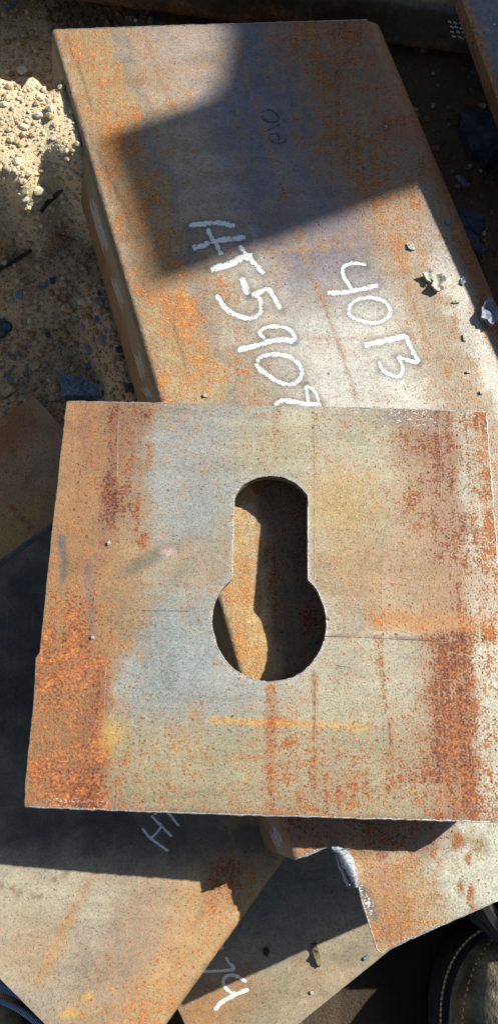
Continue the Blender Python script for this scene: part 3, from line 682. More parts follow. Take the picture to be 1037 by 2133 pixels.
# ------------------------------------------------------------------ neighbouring steel
def tube_piece(name, p0, p1, width, height, ztop, mat, label, cat, R=.008, paint=None, side=1, wall=.005, extra=None):
    """Box section along p0->p1 (pixels on plane ztop, the edge nearest the viewer's left), width to the side"""
    a, b = zpt(p0, ztop), zpt(p1, ztop); d = unit(b - a); c = np.array([-d[1], d[0]]) * side; L = np.linalg.norm(b - a)
    prof = []
    for (cx, cz, a0) in ((R, -R, 180), (width - R, -R, 90), (width - R, -height + R, 0), (R, -height + R, -90)):
        for k in range(5):
            an = math.radians(a0 - k * 22.5); prof.append((cx + R * math.cos(an), cz + R * math.sin(an)))
    prof = resample([np.array(q) for q in prof], .006); n = len(prof); m = int(L / .008); V = []; Fs = []
    for inner in (0, 1):
        for i in range(m + 1):
            for q in prof:
                x, z = q
                if inner: x = width / 2 + (x - width / 2) * (1 - 2 * wall / width); z = -height / 2 + (z + height / 2) * (1 - 2 * wall / height)
                V.append(np.r_[a + d * L * i / m + c * x, ztop + z])
    for i in range(m):
        for k in range(n):
            q = (i * n + k, i * n + (k + 1) % n, (i + 1) * n + (k + 1) % n, (i + 1) * n + k); Fs.append(q)
            o = (m + 1) * n; Fs.append(tuple(o + j for j in q[::-1]))
    for i in (0, m):
        for k in range(n):
            o = (m + 1) * n; q = (i * n + k, i * n + (k + 1) % n, o + i * n + (k + 1) % n, o + i * n + k); Fs.append(q if i else q[::-1])
    V = np.array(V); px = project(V); pt = paint(px, V)
    e = empty(name, tuple(np.r_[(a + b) / 2, ztop - height]), label, cat)
    bm_ = mk('hollow_section', V, Fs, mat, e, attrs=pt.attrs(len(V), len(V)), angle=40)
    bm2 = bmesh.new(); bm2.from_mesh(bm_.data); bmesh.ops.recalc_face_normals(bm2, faces=bm2.faces); bm2.to_mesh(bm_.data); bm2.free()
    return e, bm_
def paint_top(px, V):
    p = Paint(px, (58, 56, 46), .10, .3); z = V[:, 2]
    p.apply(sstep(.078, .066, z + p._wob() * .008), (78, 50, 34), cov=.42, hue=.25)
    p.apply(sstep(.1095, .1125, z) , (150, 118, 66), cov=.35, hue=.7); p.blob(560, 30, 60, 14, 8, .6, (130, 76, 40), .8, cov=.5, hue=.5)
    p.blob(860, 60, 80, 30, 8, .6, (48, 56, 50), .8, cov=.05); return p
top, topb = tube_piece('steel_tube', (-260, -150), (1500, 90), .10, .05, .1125, M_TUBE, 'dark olive steel tube with white painted hatch marks, crossing behind the long beam', 'steel tube', paint=paint_top, side=1)
def paint_nb(px, V):
    p = Paint(px, (104, 108, 116), .10, .35); z = V[:, 2]
    p.apply(sstep(.203, .199, z), (124, 78, 50), cov=.5, hue=.5); return p
def shadow_src(q, h): g = np.r_[zpt(q, ZB), ZB] + SUN / SUN[2] * h; return project(g[None])[0]
HN = .080; q0 = shadow_src((1152, 1045), HN); q1 = shadow_src((843, 360), HN); print('caster', q0, q1)
nb, nbb = tube_piece('steel_tube', tuple(q0), tuple(q1), .12, .07, ZB + HN, M_TUBE, 'unseen rust sided tube added alongside the long beam to shade its edge, raised on timber', 'steel tube', paint=paint_nb, side=-1)  # out-of-view tube added to cast the straight shade line on the beam
TV = bvh_of([topb])
hz = []
for r in range(4):
    for k in range(5):
        x = 930 + k * 11 + r * 3 + random.uniform(-2, 2); y = 44 + r * 10 + k * 1.5 + random.uniform(-1, 1)
        hz.append(([(x, y), (x + 6, y + 1), (x + 12, y + 5)], 8))
hz += [([(944, 77), (947, 79)], 4), ([(958, 80), (968, 81)], 4)]
mark('paint_hatching', TV, hz, M_CHALK, top, cross=4)
# timber that carries the far end of that tube, out of the picture
for qx_, lab in ((q0, 'dark timber block under the near end of the raised steel tube'), (q1, 'dark timber block under the far end of the raised steel tube')):
    o_ = zpt(qx_, ZB + HN); o_ = o_ + (zpt(q1, ZB + HN) - zpt(q0, ZB + HN)) * (.06 if qx_ is q0 else -.06) + bc * .07
    V, Fs = box_mesh((o_[0], o_[1], .0655), .10, .07, .133)
    tag(mk('timber_block', V, Fs, M_WOOD, None, (o_[0], o_[1], 0)), lab, 'timber block')

# ------------------------------------------------------------------ ground
def gz(x, y):
    """height of the dirt: a raised bank of pale soil by the beam's far left end"""
    q = np.stack([x, y], -1) - A0; s = q @ bd; c_ = q @ bc
    bank = (0.1175 - .10 * np.clip(-.02 - c_, 0, .3) * .25) * (1 - sstep(0.105, 0.15, s + .006 * np.sin(c_ * 130) - .03 * np.clip(-c_ - .03, 0, .1))) * sstep(-0.75, -0.5, c_) * (1 - sstep(-0.003, .004, c_))
    wv = .012 * np.sin(c_ * 90) + .008 * np.sin(c_ * 210 + 1) + .005 * np.sin(c_ * 400)
    bank *= sstep(-.008, .034, s + c_ * .10 + wv)
    bank = np.maximum(bank, .035 * (1 - sstep(.3, .5, s)) * (c_ < .05))
    far = 0.052 * sstep(0.05, 0.35, y) * sstep(-.1, .12, c_)
    base = np.maximum(bank, far) - .048 * sstep(.17, .24, s) * (1 - sstep(-.06, -.02, c_)) * (1 - sstep(.6, .8, s))
    under = (c_ > .0) & (c_ < WR + .03) & (s > -.01)
    base = np.where(under, np.minimum(base, .06), base)
    return base
def warp(n, half):
    t = np.linspace(-1, 1, n); k = 3.2; return np.sign(t) * (0.42 * np.abs(t) + (half - .42) * np.abs(t) ** 9)
gx = warp(300, 30); gy = warp(430, 30); gy = gy + .12
GX, GY = np.meshgrid(gx, gy); P = np.stack([GX.ravel(), GY.ravel()], 1)
Z = gz(P[:, 0], P[:, 1])
near = (np.abs(P[:, 0]) < .8) & (np.abs(P[:, 1]) < .9)
nz = np.zeros(len(P))
for i in np.nonzero(near)[0]:
    v = Vector((P[i, 0], P[i, 1], 0)); nz[i] = 0.004 * mnoise.fractal(v * 14, 1, 2, 3) + 0.0018 * mnoise.fractal(v * 110, 1, 2, 3)
far_i = np.nonzero(~near)[0]
for i in far_i: nz[i] = 0.01 * mnoise.fractal(Vector((P[i, 0], P[i, 1], 0)) * 3, 1, 2, 2)
qs = P - A0; cc = qs @ bc; ss = qs @ bd
Z = Z + nz
Z = np.where((P[:, 1] > -.5) & (np.abs(P[:, 0]) < .8), np.minimum(Z, 1), Z)
low = sstep(-.02, -.10, P[:, 1]); Z = Z - .012 * low
GZ = Z.reshape(GX.shape)
def gh(x, y):
    i = np.clip(np.searchsorted(gx, x) - 1, 0, len(gx) - 2); j = np.clip(np.searchsorted(gy, y) - 1, 0, len(gy) - 2)
    fx = (x - gx[i]) / (gx[i + 1] - gx[i]); fy = (y - gy[j]) / (gy[j + 1] - gy[j])
    return (GZ[j, i] * (1 - fx) * (1 - fy) + GZ[j, i + 1] * fx * (1 - fy) + GZ[j + 1, i] * (1 - fx) * fy + GZ[j + 1, i + 1] * fx * fy)
def ground_at(px_, py_):
    h = shoot(GV, px_, py_); return h[0] if h is not None else on_z(px_, py_, 0)
nxg = len(gx); idx = np.arange(len(P)).reshape(GX.shape)
Fs = np.stack([idx[:-1, :-1], idx[:-1, 1:], idx[1:, 1:], idx[1:, :-1]], -1).reshape(-1, 4)
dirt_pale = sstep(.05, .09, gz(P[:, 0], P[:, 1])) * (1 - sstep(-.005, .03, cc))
dirt_dark = sstep(-.01, .05, cc)  # deeper shade right of the beam painted into the soil colour
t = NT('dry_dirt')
pale = t.attr('Pale'); dark = t.attr('Dark'); shade_tone = t.attr('ShadeTone'); n1 = t.noise(60, 7, .7); n2 = t.noise(500, 5, .7); n3 = t.noise(9, 4, .6)
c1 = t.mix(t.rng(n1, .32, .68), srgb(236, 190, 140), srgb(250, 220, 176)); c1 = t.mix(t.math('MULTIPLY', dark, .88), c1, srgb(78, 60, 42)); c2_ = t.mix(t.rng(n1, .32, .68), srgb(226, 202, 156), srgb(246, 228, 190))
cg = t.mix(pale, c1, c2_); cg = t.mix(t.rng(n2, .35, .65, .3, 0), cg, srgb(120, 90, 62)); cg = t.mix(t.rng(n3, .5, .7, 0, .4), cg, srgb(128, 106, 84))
cg = t.mix(t.math('MULTIPLY', shade_tone, .9), cg, srgb(34, 31, 28))  # shade on the ground near the boot painted in as near-black soil
M_DIRT = t.fin(cg, .95, .15, t.bump(n2, .9, .003, t.bump(t.voro(260), -.6, .002)))
gnd = mk('ground', np.c_[P, Z], Fs, M_DIRT, None, attrs={'Pale': ('FLOAT', dirt_pale), 'Dark': ('FLOAT', dirt_dark), 'ShadeTone': ('FLOAT', sstep(-.03, -.09, P[:, 1]) * sstep(-.5, -.3, P[:, 1]))}, angle=None); gnd['kind'] = 'structure'
GV = bvh_of([gnd])

# ------------------------------------------------------------------ stones and gravel
def ico(sub):
    b = bmesh.new(); bmesh.ops.create_icosphere(b, subdivisions=sub, radius=1); V = np.array([v.co for v in b.verts]); Fa = [[v.index for v in f.verts] for f in b.faces]; b.free(); return V, Fa
I1, I1F = ico(1); I2, I2F = ico(2)
def chunky(V, seed, n_cut=7, keep=.72):
    r = np.random.default_rng(seed); V = V.copy()
    for _ in range(n_cut):
        d = unit(r.normal(size=3)); h = r.uniform(keep, .95); k = V @ d; m = k > h; V[m] -= np.outer(k[m] - h, d)
    return V
M_GRAVEL = None
t = NT('gravel_grains'); gc = t.attr('Tint', 'Color'); M_GRAVEL = t.fin(t.mix(t.rng(t.noise(700, 4, .7), .3, .7), gc, t.mix(.5, gc, srgb(90, 70, 52))), .95, .15, t.bump(t.noise(900, 3), .5, .001))
def in_view_ground(px_):
    return (px_[:, 0] > -120) & (px_[:, 0] < 1160) & (px_[:, 1] > -160) & (px_[:, 1] < 2250)
proto = [chunky(I1, i) for i in range(8)]
V_, F_, T_ = [], [], []; cnt = 0; base = 0
zones = [(-60, 320, -60, 900, 13000), (800, 1120, 60, 760, 2600), (90, 800, -90, 60, 700), (600, 1120, 1880, 2200, 900)]
for x0, x1, y0, y1, n in zones:
    for k in range(n):
        qx, qy = random.uniform(x0, x1), random.uniform(y0, y1); g = ground_at(qx, qy)
        c_ = (g[:2] - A0) @ bc; s = (g[:2] - A0) @ bd
        if (-.003 if g[2] > .08 else -.016) < c_ < WR + .03 and s > 0: continue
        r = 0.00065 * (1 / max(random.random(), .012)) ** .46 * random.uniform(.7, 1.2); r = min(r, .0034)
        v = proto[k % 8] * (r * np.array([random.uniform(.8, 1.3), random.uniform(.8, 1.2), random.uniform(.6, .9)])); a = random.uniform(0, 6.28); ca, sa = math.cos(a), math.sin(a)
        v = np.c_[v[:, 0] * ca - v[:, 1] * sa, v[:, 0] * sa + v[:, 1] * ca, v[:, 2]] + g + [0, 0, r * .25]
        if g[2] > .085 and c_ < .01 and random.random() < .5: continue
        pal = float(gz(g[0:1], g[1:2])[0] > .05 and c_ < .02)
        u = random.random()
        col = np.array([srgb(200, 160, 116), srgb(226, 190, 146), srgb(170, 132, 94), srgb(176, 160, 140)][int(u * 3.6)]) * (.35 if c_ > 0 else 1) * (.25 if g[1] < -.06 else 1) if not pal else np.array([srgb(214, 196, 158), srgb(232, 216, 182), srgb(190, 168, 130), srgb(205, 196, 180)][int(u * 3.6)])  # grains right of the beam and near the boot darkened as painted shade
        V_.append(v); F_ += [[base + i for i in f] for f in I1F]; base += len(v); T_ += [col] * len(v)
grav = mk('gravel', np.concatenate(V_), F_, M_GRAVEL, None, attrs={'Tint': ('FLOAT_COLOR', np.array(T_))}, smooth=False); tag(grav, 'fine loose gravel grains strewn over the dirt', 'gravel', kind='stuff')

def rockmat(name, a, b): return simple(name, srgb(*a), srgb(*b), 220, .92, .15, .6, .002)
R_PALE = rockmat('pale_limestone', (196, 176, 138), (236, 222, 190)); R_BRN = rockmat('tan_stone', (160, 128, 92), (214, 182, 140)); R_GRY = rockmat('grey_stone', (132, 120, 102), (182, 168, 146))
def stone(x, y, rx, ry, ang, mat, label, group=None, name='stone', flat=.7, cut=9, keep=.62, seed=None):
    g = ground_at(x, y); Zc = CZ - g[2]; k = Zc / F; seed = seed or int(x * 31 + y * 7) % 9973
    v = chunky(I2, seed, cut, keep); nn = np.array([mnoise.fractal(Vector(q) * 1.7 + Vector((seed % 17, 0, 0)), 1, 2, 3) for q in v]); v *= (1 + .13 * nn)[:, None]
    v = v / np.abs(v).max(0); v *= np.array([rx * k, ry * k, min(rx, ry) * k * flat]); a = math.radians(-ang); ca, sa = math.cos(a), math.sin(a)
    v = np.c_[v[:, 0] * ca - v[:, 1] * sa, v[:, 0] * sa + v[:, 1] * ca, v[:, 2]]
    lift = min(rx, ry) * k * flat * .45
    o = mk(name, v + g + [0, 0, lift], I2F, mat, None, tuple(g), angle=28); tag(o, label, 'stone', group); return o
named = [(50, 265, 15, 8, 5, R_PALE, 'oval tan stone in the sunlit sand, left of the beam'),
 (80, 399, 17, 14, 10, R_PALE, 'bright pale lump of stone near the shaded edge of the sunlit sand'),
 (48, 150, 16, 12, 35, R_PALE, 'pale angular stone where the sunlit sand begins at the top'),
 (10, 217, 12, 9, 0, R_PALE, 'round pale stone at the left picture border in sunlit sand'),
 (18, 152, 9, 7, 0, R_PALE, 'small round pale stone beside the angular stone atop the sunlit sand'),
 (15, 354, 13, 9, 30, R_GRY, 'greyish tan stone low on the sunlit sand near the left border'),
 (102, 240, 8, 7, 0, R_PALE, 'small whitish stone close to the beam in sunlit sand'),
 (142, 643, 15, 15, 20, R_BRN, 'squarish tan stone with a flat face among three touching stones'),
 (172, 630, 11, 9, 0, R_PALE, 'light beige stone between two darker stones in the shaded dirt'),
 (204, 633, 13, 13, 0, R_GRY, 'dark grey round stone nearest the beam in the shaded dirt'),
 (176, 649, 16, 9, -35, R_BRN, 'long brown slab stone leaning under the light beige stone'),
 (209, 650, 10, 7, -45, R_BRN, 'tan wedge shaped stone just below the dark grey round stone'),
 (120, 678, 11, 10, -20, R_BRN, 'light brown rounded stone below the squarish tan stone'),
 (182, 728, 12, 19, -8, R_GRY, 'smooth upright egg shaped grey stone in the shaded dirt'),
 (217, 710, 16, 13, -15, R_GRY, 'lumpy grey brown stone right of the egg shaped stone'),
 (201, 722, 7, 7, 0, R_BRN, 'small reddish tan stone wedged between the egg shaped and lumpy stones'),
 (90, 704, 13, 11, 20, R_BRN, 'half buried brown stone left of the egg shaped stone'),
 (132, 592, 13, 9, 35, R_BRN, 'flat pinkish tan stone above the squarish tan stone'),
 (156, 561, 10, 8, 10, R_BRN, 'dusty brown stone beside the beam, highest in the shaded dirt'),
 (182, 600, 8, 11, 30, R_BRN, 'tall narrow tan stone above the dark grey round stone'),
 (62, 668, 6, 9, 15, R_PALE, 'small cream stone standing upright next to a brown one'),
 (53, 668, 5, 8, 0, R_BRN, 'small brown stone leaning on the cream upright stone'),
 (107, 665, 11, 5, 35, R_BRN, 'thin tan sliver of stone above the light brown rounded stone'),
 (48, 730, 9, 8, 0, R_GRY, 'small round greenish grey stone alone in the shaded dirt'),
 (22, 815, 20, 14, -25, R_BRN, 'rough brown clod near the pointed corner of the brown plate'),
 (5, 586, 8, 9, 0, R_BRN, 'round tan stone at the left border above the blue black flake'),
 (103, 793, 8, 5, 35, R_PALE, 'small cream pebble left of the big black slag piece'),
 (137, 210, 12, 8, 10, R_BRN, None), (19, 766, 7, 5, 0, R_BRN, None), (1003, 222, 11, 8, 20, R_BRN, 'tan brown stone just above the big black slag slab'),
 (283, 43, 5, 6, 0, R_PALE, 'small cream pebble near the dark tube, above the beam end'), (38, 90, 9, 8, 20, R_GRY, 'grey stone in the shade at the upper left'),
 (60, 36, 7, 6, 0, R_BRN, 'small tan stone beside the blue flake at the upper left')]
for q in named:
    if q[6] is None or q[0] == 137: continue
    stone(*q[:6], q[6])
for k in range(46):
    x, y = (random.uniform(5, 95), random.uniform(165, 420)) if k < 14 else ((random.uniform(5, 240), random.uniform(470, 830)) if k < 36 else (random.uniform(850, 1020), random.uniform(150, 560)))
    if k >= 14 and k < 36 and x > 150 + (y - 470) * .3 - 20: x *= .6
    g = ground_at(x, y); c_ = (g[:2] - A0) @ bc
    if -.02 < c_ < WR + .05: continue
    r = random.uniform(4.5, 7.5)
    gp = ('small pale pebbles on the sunlit sand', 'small pale pebble lying loose on the sunlit sand') if k < 14 else (('small brown pebbles in the shaded dirt', 'small brown pebble lying in the shaded dirt left of the beam') if k < 36 else ('small dim pebbles right of the beam', 'small dim pebble in the dark dirt right of the beam'))
    stone(x, y, r, r * random.uniform(.7, 1), random.uniform(0, 180), R_PALE if k < 14 else random.choice([R_BRN, R_GRY]), gp[1], gp[0], name='pebble')

# ------------------------------------------------------------------ slag, flakes, sticks
def slab(name, pts, lift, thick, mat, label, cat='slag', bvh=None, warp_=.15, step=None, curl=0.0, parent=None):
    """irregular flat chunk with an uneven top, lying on the ground or on a steel surface"""
    c = np.mean(pts, 0)
    if bvh is None: g = ground_at(*c); nrm_ = np.array([0, 0, 1.0])
    else:
        hit = shoot(bvh, *c)
        if hit is None: print('MISS', label); return None
        g, nrm_ = hit
    k = (CZ - g[2]) / F; P2 = [np.array([(q[0] - c[0]) * k, -(q[1] - c[1]) * k]) for q in pts]
    size = max(np.ptp(np.array(P2), axis=0)); step = step or size / 22
    P2 = resample(P2, size / 16); P2 = [q * (1 + random.uniform(-.04, .04)) for q in P2]
    sd = random.uniform(0, 99)
    def mp(V):
        r = np.linalg.norm(V, axis=1) / size * 2
        h = np.array([mnoise.fractal(Vector((q[0], q[1], 0)) / size * 3 + Vector((sd, 0, 0)), 1, 2, 2) for q in V]) * size * warp_
        h = h + curl * size * r ** 2 - size * .03 * r ** 4
        return np.c_[V, h + thick + lift] , np.tile([0, 0, 1.0], (len(V), 1))
    v, f, nt, _ = sheet_mesh(P2, [], step, mp, thick)
    o = mk(name, v + g, f, mat, None, tuple(g), angle=40); tag(o, label, cat); return o
slab('slag_slab', [(952, 228), (985, 222), (1030, 240), (1075, 262), (1080, 350), (1040, 355), (1000, 378), (985, 345), (965, 352), (955, 310), (945, 262)], .001, .012, M_SLAG, 'big blue black slag slab on the dirt right of the beam', warp_=.08)
slab('slag_slab', [(948, 430), (990, 440), (1010, 462), (1008, 480), (985, 500), (990, 530), (1012, 538), (990, 546), (960, 520), (940, 470)], .001, .008, M_SLAG, 'ragged black slag piece half under the beam side, below the big slab', warp_=.12)
slab('slag_flake', [(945, 368), (962, 372), (972, 398), (960, 395), (948, 382)], .001, .004, M_FLAKE, 'narrow blue grey flake between the two black slag pieces', 'flake')
slab('slag_chunk', [(126, 795), (140, 789), (175, 795), (205, 812), (222, 815), (224, 840), (140, 842), (130, 812)], .002, .014, M_SLAG2, 'thick rough black slag chunk touching the top left corner of the keyhole plate', warp_=.07)
slab('slag_flake', [(-12, 662), (12, 664), (29, 676), (27, 692), (8, 709), (-12, 712)], .001, .005, M_SLAG, 'dark blue flake cut by the left picture border', 'flake')
for q in (([(36, 608), (50, 603), (50, 625), (35, 622)], 'pale blue shard with four corners in the shaded dirt', M_FLAKE), ([(82, 594), (98, 592), (99, 600), (81, 600)], 'dark blue strip flake above the tan stones', M_FLAKE),
          ([(105, 582), (116, 578), (117, 592), (106, 594)], 'small black flake next to the dark blue strip', M_SLAG), ([(8, 776), (28, 788), (30, 796), (18, 796), (8, 786)], 'long blue flake near the left border below the grey round stone', M_FLAKE),
          ([(198, 660), (208, 662), (207, 672), (198, 670)], 'small square blue flake below the tan wedge stone', M_FLAKE), ([(28, 5), (40, 0), (42, 8), (30, 20), (14, 26), (14, 14)], 'blue flake at the upper left corner of the dirt', M_FLAKE),
          ([(95, 695), (105, 692), (107, 704), (98, 706)], 'tiny black flake by the half buried brown stone', M_SLAG), ([(205, 606), (211, 608), (210, 620), (204, 617)], 'tiny dark blue flake against the dark grey round stone', M_SLAG),
          ([(262, 802), (278, 798), (282, 820), (262, 822)], 'black slag bit between the beam and the keyhole plate', M_SLAG), ([(242, 725), (255, 722), (257, 735), (243, 736)], 'black slag bit beside the beam wall at the lumpy stone', M_SLAG),
          ([(180, 757), (194, 760), (192, 771), (182, 770)], 'dull blue grey flake below the egg shaped stone', M_FLAKE), ([(18, 736), (27, 739), (24, 746), (18, 743)], 'tiny light blue chip near the left border', M_FLAKE),
          ([(118, 60), (132, 62), (128, 74), (116, 70)], 'dark flake in the shade above the beam corner', M_SLAG), ([(55, 760), (62, 765), (60, 790), (53, 780)], 'greenish upright sliver left of the big black chunk', M_FLAKE)):
    slab('slag_flake', q[0], .0008, .0022, q[2], q[1], 'flake', warp_=.1)
def stick(pts, r, label):
    l = smooth_line([np.array([*(g := ground_at(*q))[:2], g[2] + .003]) for q in pts], .004); V, Fs = tube_mesh(l, [r * (1 - .5 * abs(i / len(l) - .4)) for i in range(len(l))], 7, rj=.18)
    tag(mk('stick', V, Fs, M_WOOD, None, tuple(l[0])), label, 'stick')
stick([(-6, 567), (20, 556), (45, 540), (68, 525)], .0017, 'thin dark stick lying on the shaded dirt at the left border')
stick([(88, 446), (100, 428), (116, 414), (131, 400)], .0022, 'short greenish dark stick where the sunlit sand ends beside the beam')
# flakes on the beam
slab('paint_flake', [(845, 507), (852, 503), (860, 510), (865, 522), (858, 525), (848, 520)], .0003, .0012, M_PALE, 'small white flake on the beam above the curled flake', 'flake', BV)
slab('paint_flake', [(874, 572), (890, 568), (893, 560), (905, 572), (922, 572), (928, 585), (920, 612), (908, 620), (892, 606), (900, 590), (890, 580), (893, 596), (885, 590)], .001, .002, M_PALE, 'curled pale grey green flake of scale on the beam beside the lettering', 'flake', BV, warp_=.12, curl=.12)
slab('scale_flake', [(1003, 636), (1012, 622), (1022, 622), (1024, 640), (1040, 655), (1036, 672), (1018, 692), (1005, 678), (994, 672), (996, 650)], .001, .004, M_FLAKE, 'crumpled blue grey flake in the shade on the beam right edge', 'flake', BV, warp_=.14, curl=.1)
for pts, lb, m_ in (([(958, 580), (970, 573), (968, 590), (961, 598), (956, 592)], 'flat blue chip in the shade near the curled flake', M_FLAKE), ([(926, 460), (934, 458), (935, 468), (928, 471)], 'tiny blue chip in the shade high on the beam', M_FLAKE),
                    ([(939, 630), (950, 626), (959, 627), (957, 632), (942, 633)], 'thin white sliver on the beam below the curled flake', M_PALE), ([(755, 343), (761, 341), (764, 351), (759, 355), (756, 350)], 'pale blue chip in the big shade on the beam', M_FLAKE),
                    ([(422, 822), (430, 820), (432, 828), (424, 829)], 'tiny white chip on the beam just above the keyhole plate', M_PALE), ([(962, 697), (969, 694), (969, 712), (963, 712)], 'small pink grey chip on the beam below the thin sliver', M_PALE),
                    ([(801, 263), (805, 263), (805, 267), (801, 267)], 'white speck in the shade near the beam top right', M_PALE), ([(969, 774), (976, 772), (977, 778), (970, 779)], 'pale chip on the beam below the digit three', M_PALE), ([(996, 816), (1004, 814), (1004, 822), (998, 823)], 'grey green chip on the beam near the plate right corner', M_PALE)):
    slab('chip', pts, .0002, .0012, m_, lb, 'chip', BV, warp_=.08)
slab('chip', [(224, 1130), (229, 1127), (232, 1133), (226, 1137)], .0002, .0014, M_PALE, 'grey grit chip on the keyhole plate left of the opening', 'chip', KV)
slab('chip', [(191, 1326), (196, 1325), (197, 1330), (192, 1332)], .0002, .0012, M_PALE, 'tiny grey chip lower on the keyhole plate near its rusty left band', 'chip', KV)
slab('chip', [(499, 1934), (504, 1930), (505, 1940), (501, 1941)], .0002, .0012, M_FLAKE, 'tiny grey chip in shade on the lowest plate near the tan plate edge', 'chip', WV)
slab('scale_lump', [(548, 1978), (555, 1974), (560, 1980), (557, 1988), (549, 1986)], .0002, .003, M_WOOD, 'small brown lump at the shadow edge on the lowest plate', 'lump', WV)
slab('scale_flake', [(650, 1970), (658, 1968), (664, 1985), (668, 2000), (662, 2008), (656, 1995), (651, 1982)], .0003, .0025, rockmat('olive_crumb', (70, 66, 44), (120, 112, 80)), 'olive crumbly strip of scale on the lowest plate in the sun', 'flake', WV, warp_=.2)
slab('chip', [(756, 1994), (766, 1989), (768, 1993), (758, 2000)], .0002, .0012, M_FLAKE, 'small grey chip on the lowest plate near its outer edge', 'chip', WV)
slab('chip', [(645, 2065), (650, 2063), (652, 2069), (647, 2071)], .0002, .0012, M_PALE, 'tiny white chip on the lowest plate near the bottom', 'chip', WV)

# ------------------------------------------------------------------ the person: two boots and denim trouser legs
t = NT('black_leather'); n = t.noise(90, 6, .65); w_ = t.noise(14, 3, .5)
cr = t.rng(t.voro(160, feature='DISTANCE_TO_EDGE'), 0, .08, 1, 0)
cl = t.mix(t.rng(w_, .42, .62, .1, .9), srgb(78, 75, 62), srgb(214, 202, 164)); cl = t.mix(t.rng(n, .4, .7, 0.2, .75), cl, srgb(34, 34, 34))
M_LEATHER = t.fin(cl, t.rng(n, .3, .7, .35, .6), .5, t.bump(n, .9, .004, t.bump(cr, -.6, .002, t.bump(w_, .5, .008))))
M_SOLE = simple('black_rubber', (.012, .012, .013), (.03, .028, .026), 150, .8, .3)
M_THREAD = simple('golden_thread', srgb(176, 140, 82), srgb(232, 208, 156), 900, .7, .3)
t = NT('denim'); tw = t.n('ShaderNodeTexWave'); t.put(tw.inputs['Vector'], t.mapping((1, 1, .8), (0, 0, .7))); tw.inputs['Scale'].default_value = 260; tw.inputs['Distortion'].default_value = 2
dn = t.noise(20, 5, .6); M_DENIM = t.fin(t.mix(t.rng(tw.outputs['Fac'], .2, .8), t.mix(dn, srgb(50, 72, 116), srgb(90, 118, 165)), srgb(170, 188, 215)), .9, .2, t.bump(tw.outputs['Fac'], .6, .001))
person = empty('person', (0.02, -.30, -.012), 'person in dark blue jeans and black stitched leather boots, standing at the bottom corners', 'person')
